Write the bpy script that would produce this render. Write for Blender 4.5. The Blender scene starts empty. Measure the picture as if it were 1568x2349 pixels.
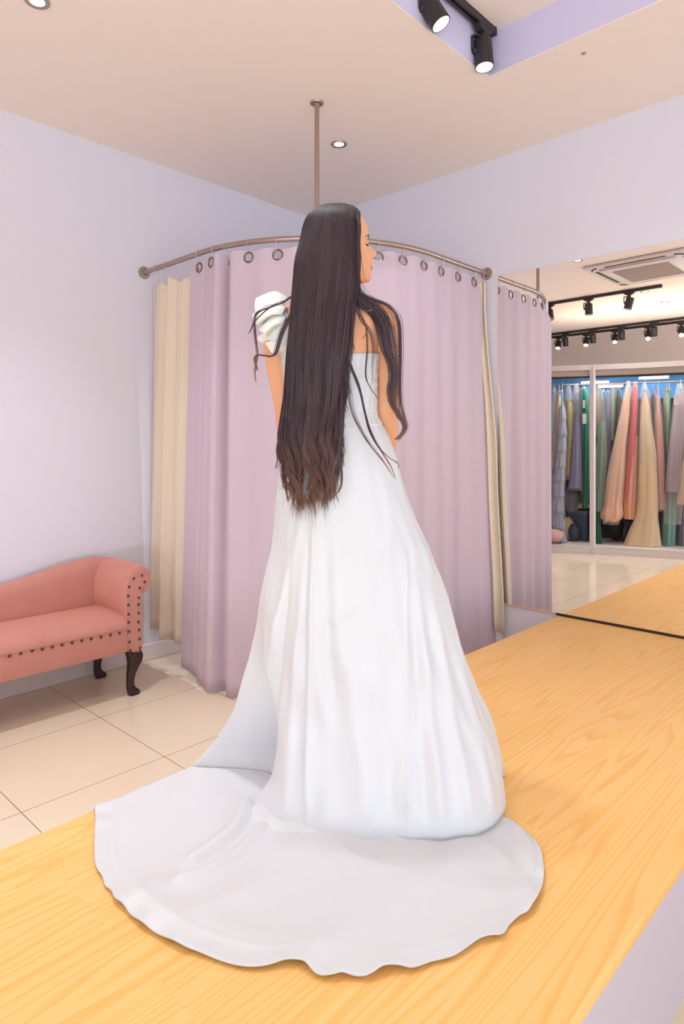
import bpy, bmesh, math, random
import numpy as np
from mathutils import Matrix, Vector

random.seed(7)
rng = np.random.default_rng(7)
scene = bpy.context.scene
COL = scene.collection
PI = math.pi

# ------------------------------------------------------------------ camera
F_PX, YAW, Y_HOR, CAM_H = 1501.0, math.radians(43.53), 1023.0, 1.38
cam_data = bpy.data.cameras.new('camera')
cam_data.sensor_fit = 'VERTICAL'
cam_data.sensor_height = 36.0
cam_data.lens = F_PX / 2349.0 * 36.0
cam_data.shift_y = -(2349 / 2 - Y_HOR) / 2349.0
cam_data.clip_start = 0.05
cam = bpy.data.objects.new('camera', cam_data)
COL.objects.link(cam)
cam.location = (0, 0, CAM_H)
cam.rotation_euler = (PI / 2, 0, YAW)
scene.camera = cam
scene.cycles.use_adaptive_sampling = True
scene.cycles.adaptive_threshold = 0.08
scene.cycles.use_light_tree = False
scene.cycles.max_bounces = 6
scene.cycles.diffuse_bounces = 4
scene.cycles.glossy_bounces = 4
scene.cycles.transmission_bounces = 3
scene.cycles.transparent_max_bounces = 8
scene.cycles.caustics_reflective = True
scene.cycles.caustics_refractive = False

# ------------------------------------------------------------------ view, world, fill light
scene.view_settings.view_transform = 'Standard'
scene.view_settings.look = 'None'
scene.view_settings.gamma = 1.0
scene.view_settings.use_curve_mapping = False
scene.view_settings.exposure = -0.02
world = bpy.data.worlds.new('world')
scene.world = world
world.use_nodes = True
world.node_tree.nodes['Background'].inputs[0].default_value = (0.86, 0.92, 1.0, 1)
world.node_tree.nodes['Background'].inputs[1].default_value = 1.0


def area(name, loc, aim, sx, sy, watts, col):
    d = bpy.data.lights.new(name, 'AREA')
    d.shape = 'RECTANGLE'
    d.size, d.size_y, d.energy, d.color = sx, sy, watts, col
    o = bpy.data.objects.new(name, d)
    COL.objects.link(o)
    o.location = loc
    o.rotation_euler = (Vector(aim) - Vector(loc)).to_track_quat('-Z', 'Y').to_euler()
    return o


# added fill lamps at two openings behind the camera; low pair brightens the ceiling
FILL_COL = (0.80, 0.92, 1.0)
area('opening_fill', (4.35, -0.2, 1.75), (0, 0.2, 1.4), 6.0, 2.7, 32, FILL_COL)
area('opening_fill', (1.6, -4.1, 1.75), (0.2, 0.2, 1.4), 4.6, 2.7, 32, FILL_COL)
area('ceiling_fill', (4.4, -0.2, 0.12), (0.0, 0.6, 2.9), 6.0, 0.7, 110, FILL_COL)
area('ceiling_fill', (1.6, -4.15, 0.12), (-0.6, -0.2, 2.9), 4.6, 0.7, 135, FILL_COL)
SPOT_W, DOWN_W = 20, 42
LAMP_COL = (0.90, 0.95, 1.0)

# ------------------------------------------------------------------ helpers
fwd = np.array([-math.sin(YAW), math.cos(YAW), 0.0])
rgt = np.array([math.cos(YAW), math.sin(YAW), 0.0])
UP = np.array([0, 0, 1.0])
C0 = np.array([0, 0, CAM_H])
XL, YW, ZC, ZP = -3.815, 3.71, 3.22, 0.374      # left wall, mirror wall, ceiling, platform top


def ray(px, py):
    return fwd + rgt * (px - 784) / F_PX + UP * (Y_HOR - py) / F_PX


def onz(px, py, z):
    d = ray(px, py)
    return C0 + d * (z - CAM_H) / d[2]


def onax(px, py, ax, v):
    d = ray(px, py)
    return C0 + d * (v - C0[ax]) / d[ax]


def behind_mirror(px, py, z):
    """the real point at height z whose reflection in the wall mirror is seen at (px, py)"""
    p = onz(px, py, z)
    p[1] = 2 * YW - p[1]
    return p


def lin(r, g, b):
    f = lambda c: (c / 255 / 12.92) if c / 255 <= 0.04045 else ((c / 255 + 0.055) / 1.055) ** 2.4
    return (f(r), f(g), f(b), 1.0)


def material(name, col, rough=0.5, metal=0.0, spec=0.5, sheen=0.0, noise=None, bump=None, coat=0.0, sss=0.0, aniso=0.0):
    """noise=(scale, colour2, stretch) mixes a second colour; bump=(scale, strength, distance, stretch)"""
    m = bpy.data.materials.new(name)
    m.use_nodes = True
    nt = m.node_tree
    b = nt.nodes['Principled BSDF']
    b.inputs['Base Color'].default_value = col
    b.inputs['Roughness'].default_value = rough
    b.inputs['Metallic'].default_value = metal
    b.inputs['Specular IOR Level'].default_value = spec
    b.inputs['Sheen Weight'].default_value = sheen
    b.inputs['Coat Weight'].default_value = coat
    b.inputs['Anisotropic'].default_value = aniso
    if sss:
        b.inputs['Subsurface Weight'].default_value = sss
        b.inputs['Subsurface Radius'].default_value = (0.02, 0.008, 0.004)
        b.inputs['Subsurface Scale'].default_value = 0.5
    tc = nt.nodes.new('ShaderNodeTexCoord')
    if noise:
        mp = nt.nodes.new('ShaderNodeMapping')
        mp.inputs['Scale'].default_value = noise[2] if len(noise) > 2 else (1, 1, 1)
        nt.links.new(tc.outputs['Object'], mp.inputs['Vector'])
        n = nt.nodes.new('ShaderNodeTexNoise')
        n.inputs['Scale'].default_value = noise[0]
        n.inputs['Detail'].default_value = 4
        nt.links.new(mp.outputs[0], n.inputs['Vector'])
        mx = nt.nodes.new('ShaderNodeMix')
        mx.data_type = 'RGBA'
        mx.inputs['A'].default_value = col
        mx.inputs['B'].default_value = noise[1]
        nt.links.new(n.outputs[0], mx.inputs['Factor'])
        nt.links.new(mx.outputs['Result'], b.inputs['Base Color'])
    if bump:
        mp = nt.nodes.new('ShaderNodeMapping')
        mp.inputs['Scale'].default_value = bump[3] if len(bump) > 3 else (1, 1, 1)
        nt.links.new(tc.outputs['Object'], mp.inputs['Vector'])
        n = nt.nodes.new('ShaderNodeTexNoise')
        n.inputs['Scale'].default_value = bump[0]
        n.inputs['Detail'].default_value = 3
        nt.links.new(mp.outputs[0], n.inputs['Vector'])
        bp = nt.nodes.new('ShaderNodeBump')
        bp.inputs['Strength'].default_value = bump[1]
        bp.inputs['Distance'].default_value = bump[2]
        nt.links.new(n.outputs[0], bp.inputs['Height'])
        nt.links.new(bp.outputs[0], b.inputs['Normal'])
    return m


def emissive(name, col, strength):
    m = bpy.data.materials.new(name)
    m.use_nodes = True
    b = m.node_tree.nodes['Principled BSDF']
    b.inputs['Base Color'].default_value = col
    b.inputs['Emission Color'].default_value = col
    b.inputs['Emission Strength'].default_value = strength
    return m


class MB:
    """collects vertices and faces for one mesh"""

    def __init__(s):
        s.v, s.f, s.mi = [], [], []

    def add(s, vs, fs, mi=0):
        o = len(s.v)
        s.v += [tuple(float(c) for c in p) for p in vs]
        s.f += [tuple(i + o for i in f) for f in fs]
        s.mi += [mi] * len(fs)
        return s

    def box(s, a, b, bev=0.0, seg=2, mi=0):
        bm = bmesh.new()
        bmesh.ops.create_cube(bm, size=1.0)
        a, b = np.array(a, float), np.array(b, float)
        for v in bm.verts:
            v.co = Vector((a + b) / 2 + np.array(v.co) * (b - a))
        if bev:
            bmesh.ops.bevel(bm, geom=bm.edges[:], offset=bev, segments=seg, affect='EDGES', profile=0.5)
        bm.verts.index_update()
        s.add([v.co[:] for v in bm.verts], [[v.index for v in f.verts] for f in bm.faces], mi)
        bm.free()
        return s

    def loft(s, rings, cap=True, mi=0, closed=True):
        n = len(rings[0])
        vs = [p for r in rings for p in r]
        fs = []
        for k in range(len(rings) - 1):
            for i in range(n if closed else n - 1):
                j = (i + 1) % n
                fs.append((k * n + i, k * n + j, (k + 1) * n + j, (k + 1) * n + i))
        if cap:
            fs.append(tuple(range(n))[::-1])
            fs.append(tuple((len(rings) - 1) * n + i for i in range(n)))
        return s.add(vs, fs, mi)

    def tube(s, path, rad, n=8, cap=True, mi=0):
        path = [np.array(p, float) for p in path]
        if not hasattr(rad, '__len__'):
            rad = [rad] * len(path)
        rings = []
        ref = None
        for i, p in enumerate(path):
            t = path[min(i + 1, len(path) - 1)] - path[max(i - 1, 0)]
            t = t / (np.linalg.norm(t) + 1e-12)
            if ref is None:
                ref = np.array([0, 0, 1.0]) if abs(t[2]) < 0.9 else np.array([1.0, 0, 0])
            a = ref - t * (ref @ t)
            a /= np.linalg.norm(a) + 1e-12
            ref = a
            b = np.cross(t, a)
            rings.append([p + rad[i] * (math.cos(w) * a + math.sin(w) * b) for w in np.linspace(0, 2 * PI, n, endpoint=False)])
        return s.loft(rings, cap, mi)

    def lathe(s, prof, org, axis=(0, 0, 1), n=24, cap=True, mi=0):
        ax = np.array(axis, float)
        ax /= np.linalg.norm(ax)
        r = np.array([1.0, 0, 0]) if abs(ax[0]) < 0.9 else np.array([0, 1.0, 0])
        a = np.cross(ax, r)
        a /= np.linalg.norm(a)
        b = np.cross(ax, a)
        org = np.array(org, float)
        rings = [[org + ax * h + rr * (math.cos(w) * a + math.sin(w) * b) for w in np.linspace(0, 2 * PI, n, endpoint=False)] for rr, h in prof]
        return s.loft(rings, cap, mi)

    def grid(s, P, mi=0, wrap=False):
        """P[i][j] points"""
        m, n = len(P), len(P[0])
        vs = [p for r in P for p in r]
        fs = []
        for i in range(m - 1):
            for j in range(n if wrap else n - 1):
                k = (j + 1) % n
                fs.append((i * n + j, i * n + k, (i + 1) * n + k, (i + 1) * n + j))
        return s.add(vs, fs, mi)

    def prism(s, poly, a, b, mi=0):
        """poly: list of 2D points mapped by a(p) to the start face and b(p) to the end face"""
        n = len(poly)
        vs = [a(p) for p in poly] + [b(p) for p in poly]
        fs = [tuple(range(n))[::-1], tuple(range(n, 2 * n))] + [(i, (i + 1) % n, n + (i + 1) % n, n + i) for i in range(n)]
        return s.add(vs, fs, mi)

    def torus(s, c, nrm, R, r, n=20, m=8, mi=0):
        nrm = np.array(nrm, float)
        nrm /= np.linalg.norm(nrm)
        q = np.array([0, 0, 1.0]) if abs(nrm[2]) < 0.9 else np.array([1.0, 0, 0])
        a = np.cross(nrm, q)
        a /= np.linalg.norm(a)
        b = np.cross(nrm, a)
        P = []
        for i in range(n + 1):
            w = 2 * PI * i / n
            d = math.cos(w) * a + math.sin(w) * b
            P.append([np.array(c) + d * (R + r * math.cos(t)) + nrm * r * math.sin(t) for t in np.linspace(0, 2 * PI, m, endpoint=False)])
        return s.grid(P, mi, wrap=True)


ORG = {}


def obj(name, mb, mats, parent=None, smooth=True, origin=None, autosmooth=None):
    org = np.array(origin if origin is not None else (ORG[parent.name] if parent else (0, 0, 0)), float)
    me = bpy.data.meshes.new(name)
    me.from_pydata([tuple(np.array(p) - org) for p in mb.v], [], mb.f)
    if not isinstance(mats, (list, tuple)):
        mats = [mats]
    for m in mats:
        me.materials.append(m)
    if any(mb.mi):
        me.polygons.foreach_set('material_index', mb.mi)
    bm = bmesh.new()
    bm.from_mesh(me)
    bmesh.ops.remove_doubles(bm, verts=bm.verts, dist=1e-6)
    bmesh.ops.recalc_face_normals(bm, faces=bm.faces)
    if smooth:
        ang = math.radians(autosmooth or 40)
        for f in bm.faces:
            f.smooth = True
        for e in bm.edges:
            if len(e.link_faces) == 2 and e.calc_face_angle(0) > ang:
                e.smooth = False
    bm.to_mesh(me)
    bm.free()
    o = bpy.data.objects.new(name, me)
    COL.objects.link(o)
    if parent:
        o.parent = parent
    else:
        o.location = org
    ORG[o.name] = org
    return o


def tag(o, label=None, cat=None, group=None, kind=None):
    if label: o['label'] = label
    if cat: o['category'] = cat
    if group: o['group'] = group
    if kind: o['kind'] = kind
    return o


def thing(name, loc, label, cat, group=None):
    o = bpy.data.objects.new(name, None)
    COL.objects.link(o)
    o.location = loc
    o.empty_display_size = 0.1
    ORG[o.name] = np.array(loc, float)
    return tag(o, label, cat, group)


def struct(name, mb, m, smooth=False):
    return tag(obj(name, mb, m, smooth=smooth), kind='structure')


def cr(pts, n):
    """Catmull-Rom through pts, n samples"""
    p = np.array(pts, float)
    p = np.vstack([2 * p[0] - p[1], p, 2 * p[-1] - p[-2]])
    out = []
    m = len(p) - 3
    for t in np.linspace(0, m - 1e-9, n):
        i = int(t)
        u = t - i
        a, b, c, d = p[i:i + 4]
        out.append(0.5 * ((2 * b) + (-a + c) * u + (2 * a - 5 * b + 4 * c - d) * u * u + (-a + 3 * b - 3 * c + d) * u ** 3))
    return np.array(out)


def interp(x, xs, ys):
    return float(np.interp(x, xs, ys))


def sstep(a, b, x):
    t = min(max((x - a) / (b - a), 0), 1)
    return t * t * (3 - 2 * t)


# ------------------------------------------------------------------ materials
M = {}
M['wall'] = material('wall_paint', lin(229, 225, 236), 0.7, spec=0.2, bump=(90, 0.04, 0.002))
M['ceiling'] = material('ceiling_paint', lin(250, 236, 226), 0.75, spec=0.2)
M['tray'] = material('tray_side_paint', lin(216, 209, 238), 0.7, spec=0.2)
M['trim'] = material('white_trim_paint', lin(236, 226, 222), 0.45)
M['panel'] = material('white_lacquer', lin(225, 215, 212), 0.4)
M['black'] = material('black_lamp_metal', lin(42, 36, 38), 0.45, noise=(60, lin(52, 45, 47)))
M['reflector'] = material('white_reflector', lin(222, 219, 212), 0.35)
M['lamp_on'] = emissive('lamp_glow', (1.0, 0.98, 0.94, 1), 6.0)
M['tube_on'] = emissive('fluorescent_glow', (0.78, 0.93, 1.0, 1), 6.0)
M['nickel'] = material('brushed_nickel', lin(178, 160, 150), 0.3, metal=0.9, aniso=0.5)
M['brass'] = material('aged_brass_ring', lin(140, 122, 104), 0.3, metal=0.9)
M['wire'] = material('hook_wire', lin(220, 205, 200), 0.3, metal=0.6)
M['lilac'] = material('lavender_curtain_cloth', lin(224, 205, 219), 0.85, spec=0.1, sheen=0.2, noise=(6, lin(228, 209, 221)), bump=(420, 0.35, 0.002, (1, 1, 0.5)))
M['cream'] = material('cream_lining_cloth', lin(252, 238, 222), 0.8, spec=0.1, noise=(3, lin(248, 230, 206), (6, 6, 0.5)), bump=(160, 0.15, 0.002, (1, 1, 0.1)))


def translucent(m, col, fac):
    nt = m.node_tree
    b = nt.nodes['Principled BSDF']
    t = nt.nodes.new('ShaderNodeBsdfTranslucent')
    t.inputs['Color'].default_value = col
    mx = nt.nodes.new('ShaderNodeMixShader')
    mx.inputs[0].default_value = fac
    nt.links.new(b.outputs[0], mx.inputs[1])
    nt.links.new(t.outputs[0], mx.inputs[2])
    nt.links.new(mx.outputs[0], nt.nodes['Material Output'].inputs['Surface'])


translucent(M['lilac'], lin(236, 214, 228), 0.18)
translucent(M['cream'], lin(250, 236, 218), 0.18)
M['velvet'] = material('salmon_velvet', lin(203, 143, 132), 0.75, spec=0.15, sheen=1.0, noise=(9, lin(196, 128, 116)), bump=(200, 0.1, 0.002))
M['velvet'].node_tree.nodes['Principled BSDF'].inputs['Sheen Tint'].default_value = lin(240, 180, 165)
M['darkwood'] = material('dark_stained_wood', lin(58, 36, 32), 0.3, noise=(30, lin(40, 24, 22), (1, 1, 0.2)))
M['stud'] = material('antique_nail_metal', lin(96, 78, 66), 0.3, metal=0.9)
M['satin'] = material('white_satin', lin(216, 216, 221), 0.42, spec=0.45, sheen=0.25, bump=(26, 0.05, 0.01))
M['ivory'] = material('ivory_taffeta', lin(244, 242, 235), 0.5, sheen=0.2, bump=(60, 0.15, 0.004))
M['skin'] = material('skin', lin(240, 178, 138), 0.45, spec=0.35, noise=(14, lin(236, 168, 128)))
M['lip'] = material('rose_lipstick', lin(215, 92, 108), 0.3)
M['brow'] = material('dark_brow', lin(92, 66, 58), 0.8)
M['lash'] = material('dark_lash', lin(52, 38, 36), 0.6)
M['eye'] = material('eye', lin(60, 42, 36), 0.15)
M['grille'] = material('grey_grille', lin(196, 182, 172), 0.6)
M['slot'] = material('dark_slot', lin(60, 54, 52), 0.6)
M['plastic'] = bpy.data.materials.new('clear_garment_plastic')
M['plastic'].use_nodes = True
_nt = M['plastic'].node_tree
_b = _nt.nodes['Principled BSDF']
_b.inputs['Base Color'].default_value = lin(235, 228, 220)
_b.inputs['Roughness'].default_value = 0.15
_b.inputs['Alpha'].default_value = 0.22
_n = _nt.nodes.new('ShaderNodeTexNoise'); _n.inputs['Scale'].default_value = 30
_bp = _nt.nodes.new('ShaderNodeBump'); _bp.inputs['Strength'].default_value = 0.8; _bp.inputs['Distance'].default_value = 0.03
_nt.links.new(_n.outputs[0], _bp.inputs['Height']); _nt.links.new(_bp.outputs[0], _b.inputs['Normal'])
M['mirror'] = material('mirror_silver', (0.95, 0.93, 0.91, 1), 0.0, metal=1.0)
M['bluewall'] = material('blue_back_panel', lin(96, 164, 226), 0.6)
M['side'] = material('lilac_white_side_paint', lin(200, 189, 199), 0.5)
M['gap'] = material('dark_seam', lin(50, 36, 24), 0.6)


def tile_material():
    m = bpy.data.materials.new('polished_cream_tile')
    m.use_nodes = True
    nt = m.node_tree
    b = nt.nodes['Principled BSDF']
    b.inputs['Roughness'].default_value = 0.12
    b.inputs['Specular IOR Level'].default_value = 0.5
    tc = nt.nodes.new('ShaderNodeTexCoord')
    mp = nt.nodes.new('ShaderNodeMapping')
    s = 0.609
    mp.inputs['Location'].default_value = (3.790 / s, (-0.955) / s, 0)
    mp.inputs['Scale'].default_value = (1 / s, 1 / s, 1)
    nt.links.new(tc.outputs['Object'], mp.inputs['Vector'])
    br = nt.nodes.new('ShaderNodeTexBrick')
    br.offset = 0.0
    br.squash = 1.0
    br.inputs['Scale'].default_value = 1.0
    br.inputs['Brick Width'].default_value = 1.0
    br.inputs['Row Height'].default_value = 1.0
    br.inputs['Mortar Size'].default_value = 0.0035
    br.inputs['Mortar Smooth'].default_value = 0.3
    br.inputs['Color1'].default_value = lin(242, 224, 198)
    br.inputs['Color2'].default_value = lin(239, 221, 196)
    br.inputs['Mortar'].default_value = lin(160, 128, 100)
    nt.links.new(mp.outputs[0], br.inputs['Vector'])
    n = nt.nodes.new('ShaderNodeTexNoise')
    n.inputs['Scale'].default_value = 2.2
    n.inputs['Detail'].default_value = 5
    nt.links.new(tc.outputs['Object'], n.inputs['Vector'])
    mx = nt.nodes.new('ShaderNodeMix')
    mx.data_type = 'RGBA'
    mx.blend_type = 'MULTIPLY'
    rp = nt.nodes.new('ShaderNodeValToRGB')
    rp.color_ramp.elements[0].color = (0.9, 0.9, 0.9, 1)
    rp.color_ramp.elements[1].color = (1, 1, 1, 1)
    nt.links.new(n.outputs[0], rp.inputs[0])
    mx.inputs['Factor'].default_value = 1.0
    nt.links.new(br.outputs['Color'], mx.inputs['A'])
    nt.links.new(rp.outputs[0], mx.inputs['B'])
    nt.links.new(mx.outputs['Result'], b.inputs['Base Color'])
    return m


M['tile'] = tile_material()


def pine_material():
    m = bpy.data.materials.new('oiled_pine_board')
    m.use_nodes = True
    nt = m.node_tree
    L = nt.links.new
    b = nt.nodes['Principled BSDF']
    b.inputs['Roughness'].default_value = 0.42
    b.inputs['Specular IOR Level'].default_value = 0.3
    tc = nt.nodes.new('ShaderNodeTexCoord')
    # glued planks: a brick pattern running along Y gives each plank its own shift
    mpb = nt.nodes.new('ShaderNodeMapping')
    mpb.inputs['Rotation'].default_value = (0, 0, PI / 2)
    L(tc.outputs['Object'], mpb.inputs['Vector'])
    br = nt.nodes.new('ShaderNodeTexBrick')
    br.offset = 0.37
    br.inputs['Scale'].default_value = 1.0
    br.inputs['Brick Width'].default_value = 1.5
    br.inputs['Row Height'].default_value = 0.21
    br.inputs['Mortar Size'].default_value = 0.0008
    br.inputs['Color1'].default_value = (0, 0, 0, 1)
    br.inputs['Color2'].default_value = (1, 1, 1, 1)
    br.inputs['Mortar'].default_value = (0.5, 0.5, 0.5, 1)
    L(mpb.outputs[0], br.inputs['Vector'])
    sc = nt.nodes.new('ShaderNodeVectorMath')
    sc.operation = 'SCALE'
    sc.inputs['Scale'].default_value = 3.7
    L(br.outputs['Color'], sc.inputs[0])
    ad = nt.nodes.new('ShaderNodeVectorMath')
    ad.operation = 'ADD'
    L(tc.outputs['Object'], ad.inputs[0])
    L(sc.outputs[0], ad.inputs[1])
    mp = nt.nodes.new('ShaderNodeMapping')
    mp.inputs['Scale'].default_value = (2.1, 0.10, 1)
    L(ad.outputs[0], mp.inputs['Vector'])
    n1 = nt.nodes.new('ShaderNodeTexNoise')
    n1.inputs['Scale'].default_value = 3.2
    n1.inputs['Detail'].default_value = 1.5
    n1.inputs['Distortion'].default_value = 0.1
    L(mp.outputs[0], n1.inputs['Vector'])
    # growth rings: contour lines of the smooth noise
    mu = nt.nodes.new('ShaderNodeMath')
    mu.operation = 'MULTIPLY'
    mu.inputs[1].default_value = 21.0
    L(n1.outputs[0], mu.inputs[0])
    fr = nt.nodes.new('ShaderNodeMath')
    fr.operation = 'FRACT'
    L(mu.outputs[0], fr.inputs[0])
    rp = nt.nodes.new('ShaderNodeValToRGB')
    e = rp.color_ramp.elements
    e[0].position, e[0].color = 0.0, lin(251, 200, 130)
    e[1].position, e[1].color = 1.0, lin(251, 200, 130)
    k = e.new(0.55); k.color = lin(249, 198, 124)
    k = e.new(0.88); k.color = lin(245, 182, 96)
    L(fr.outputs[0], rp.inputs[0])
    # fine fibres
    mp2 = nt.nodes.new('ShaderNodeMapping')
    mp2.inputs['Scale'].default_value = (120, 3, 10)
    L(ad.outputs[0], mp2.inputs['Vector'])
    n2 = nt.nodes.new('ShaderNodeTexNoise')
    n2.inputs['Scale'].default_value = 1.0
    n2.inputs['Detail'].default_value = 3
    L(mp2.outputs[0], n2.inputs['Vector'])
    mx = nt.nodes.new('ShaderNodeMix')
    mx.data_type = 'RGBA'
    mx.inputs['B'].default_value = lin(248, 194, 118)
    fm = nt.nodes.new('ShaderNodeMath')
    fm.operation = 'MULTIPLY'
    fm.inputs[1].default_value = 0.35
    L(n2.outputs[0], fm.inputs[0])
    L(fm.outputs[0], mx.inputs['Factor'])
    L(rp.outputs[0], mx.inputs['A'])
    L(mx.outputs['Result'], b.inputs['Base Color'])
    return m


M['pine'] = pine_material()

# ------------------------------------------------------------------ room shell
XR, YB, XF = -6.2, -3.75, 4.0
struct('floor', MB().box((XR, YB, -0.05), (XF + 1.5, YW + 0.1, 0)), M['tile'])
struct('wall_left', MB().box((XL - 0.12, -0.40, 0), (XL, YW + 0.12, 3.5)), M['wall'])
struct('wall_right', MB().box((XL, YW, 0), (XF, YW + 0.12, 3.5)), M['wall'])
struct('wall_return', MB().box((XR, -0.40, 0), (XL - 0.12, -0.28, 3.5)), M['wall'])
struct('wall_side', MB().box((XR - 0.12, YB, 0), (XR, -0.4, 3.5)), M['wall'])
struct('wall_back', MB().box((XR, YB - 0.12, 0), (-0.8, YB, 3.5)).box((-0.8, YB - 0.12, 3.1), (XF, YB, 3.5)), M['ceiling'])
struct('wall_front', MB().box((XF, YB, 0), (XF + 0.12, -3.2, 3.5)).box((XF, 2.9, 0), (XF + 0.12, YW, 3.5)).box((XF, -3.2, 3.1), (XF + 0.12, 2.9, 3.5)), M['wall'])
TX0, TX1, TY0, TY1, TZ = -1.717, 1.7, 0.1, 2.868, 3.432
ceil = MB()
ceil.box((XR, YB, ZC), (TX0, YW, ZC + 0.004))
ceil.box((TX1, YB, ZC), (XF, YW, ZC + 0.004))
ceil.box((TX0, YB, ZC), (TX1, TY0, ZC + 0.004))
ceil.box((TX0, TY1, ZC), (TX1, YW, ZC + 0.004))
ceil.box((TX0 - 0.1, TY0 - 0.1, TZ), (TX1 + 0.1, TY1 + 0.1, TZ + 0.05))
struct('ceiling', ceil, M['ceiling'])
tr = MB()
for a, b in (((TX0 - .06, TY0 - .06, ZC + .004), (TX0, TY1 + .06, TZ)), ((TX1, TY0 - .06, ZC + .004), (TX1 + .06, TY1 + .06, TZ)),
             ((TX0, TY0 - .06, ZC + .004), (TX1, TY0, TZ)), ((TX0, TY1, ZC + .004), (TX1, TY1 + .06, TZ))):
    tr.box(a, b)
struct('trim_1', tr, M['tray'])
struct('baseboard_left', MB().box((XL, -0.40, 0), (XL + 0.014, YW, 0.105), 0.004, 1), M['trim'])
struct('baseboard_right', MB().box((XL + 0.014, YW - 0.014, 0), (-1.745, YW, 0.105), 0.004, 1), M['trim'])
tag(obj('ceiling_plug', MB().lathe([(0.004, 0.0), (0.011, 0.0), (0.012, -0.002), (0.004, -0.004)], (-1.291, 3.002, ZC), n=10), material('brown_plug', lin(196, 150, 118), 0.6), origin=(-1.291, 3.002, ZC)),
    'tiny brown speck of a screw plug on the flat ceiling beside the raised recess', 'plug')

# ------------------------------------------------------------------ platform
PX0, PX1, PY0 = -1.743, -0.496, -0.55
pl = thing('platform', (-1.1, 1.6, 0), 'long low display platform with orange pine top and white sides under the bride', 'platform')
obj('top_board', MB().box((PX0, PY0, ZP - 0.032), (PX1, YW - 0.012, ZP), 0.006, 3), M['pine'], pl)
obj('side_panel', MB().box((PX0 + 0.02, PY0 + 0.02, 0.0), (PX1 - 0.012, YW - 0.002, ZP - 0.032)), M['side'], pl, smooth=False)

# ------------------------------------------------------------------ wall mirror
MX0, MX1, MZ0, MZ1 = -2.149, 1.2, 0.386, 2.460
wm = thing('wall_mirror', (-1.0, YW, MZ0), 'large frameless wall mirror above the platform reflecting gowns and track lights', 'mirror')
obj('glass', MB().box((MX0, YW - 0.006, MZ0), (MX1, YW - 0.001, MZ1)), M['mirror'], wm, smooth=False)
obj('bottom_rail', MB().box((MX0, YW - 0.010, MZ0 - 0.008), (-1.76, YW - 0.001, MZ0)), material('peach_edge', lin(222, 178, 142), 0.5), wm, smooth=False)
obj('seam', MB().box((-1.76, YW - 0.011, ZP), (MX1, YW - 0.001, MZ0)), M['gap'], wm, smooth=False)

# ------------------------------------------------------------------ fitting booth rail
RR = 0.95
RC = np.array([-2.234 - RR, 2.171 + RR])
R0, R1 = np.array([XL, 2.171]), np.array([-2.234, YW])
L1 = RC[0] - XL
L2 = RR * PI / 2
L3 = YW - RC[1]
RL = L1 + L2 + L3
ZR = 2.492


def rail(s):
    """plan position and outward normal at arc length s"""
    if s < L1:
        return np.array([XL + s, 2.171]), np.array([0, -1.0])
    if s < L1 + L2:
        a = -PI / 2 + (s - L1) / RR
        n = np.array([math.cos(a), math.sin(a)])
        return RC + RR * n, n
    return np.array([-2.234, RC[1] + s - L1 - L2]), np.array([1.0, 0])


rl = thing('curtain_rail', (XL, 2.171, ZR), 'curved brushed metal curtain rail around the corner fitting booth', 'rail')
obj('rail_tube', MB().tube([(*rail(s)[0], ZR) for s in np.linspace(0.004, RL - 0.004, 90)], 0.0155, 12), M['nickel'], rl)
fl = [(0.017, 0.03), (0.02, 0.012), (0.036, 0.010), (0.040, 0.004), (0.040, 0.0)]
obj('wall_flange', MB().lathe(fl, (XL, 2.171, ZR), (1, 0, 0)), M['nickel'], rl)
obj('wall_flange', MB().lathe(fl, (-2.234, YW, ZR), (0, -1, 0)), M['nickel'], rl)
mid, nmid = rail(L1 + L2 / 2)
obj('hanger_pole', MB().tube([(*mid, ZR), (*mid, ZC - 0.002)], 0.0128, 14), M['nickel'], rl)
obj('ceiling_flange', MB().lathe([(0.014, -0.03), (0.016, -0.010), (0.034, -0.008), (0.037, -0.003), (0.037, 0.0)], (*mid, ZC)), M['nickel'], rl)


def hook(parent, s, zlow, dx=0.0):
    p, n = rail(s)
    t = np.array([-n[1], n[0]])
    pts = []
    for a in np.linspace(-30, 210, 12):
        w = math.radians(a)
        q = p + n * 0.0175 * math.cos(w)
        pts.append((*q, ZR + 0.0175 * math.sin(w)))
    q = p + n * (0.012) + t * dx
    path = [(*(p - n * 0.004 + t * dx), zlow + 0.03)] + pts[::-1] + [(*(p + n * 0.014 + t * dx * .5), ZR - 0.03), (*q, zlow + 0.012), (*(p + n * 0.008 + t * dx), zlow)]
    return obj('hook', MB().tube(path, 0.0014, 5), M['wire'], parent)


# lavender curtain
GROM = [0.612, 0.751, 0.841, 0.991, 1.163, 1.345, 1.530, 1.718, 1.876, 2.041, 2.207, 2.385, 2.564]
S0, S1 = 0.523, 2.672


def lil_off(s, k):
    """outward offset; k = 0 at the top, 1 at the hem"""
    o = 0.0
    for a, b in zip(GROM[:-1], GROM[1:]):
        if a <= s <= b:
            o += 0.009 * math.sin(PI * (s - a) / (b - a)) ** (4 - 2.5 * sstep(0.03, 0.2, k)) * (1 + 1.0 * k)
    o += 0.030 * sstep(0.66, 0.78, s) * (1 - sstep(0.806, 0.832, s)) - 0.050 * math.exp(-((s - 0.840) / 0.020) ** 2) * (1 - 0.35 * k) + 0.022 * math.exp(-((s - 0.90) / 0.035) ** 2)
    o -= 0.014 * math.exp(-((s - 0.668) / 0.022) ** 2)
    o += k * (0.018 * math.sin(s * 9.0 + 0.6) + 0.008 * math.sin(s * 17 + 1.0))
    o += 0.055 * sstep(0.0, 0.06, k) * math.exp(-((s - 1.74) / 0.20) ** 2)
    o += 0.10 * k * sstep(2.35, 2.67, s) + 0.03 * k * sstep(0.75, 0.52, s)
    return o


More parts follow.
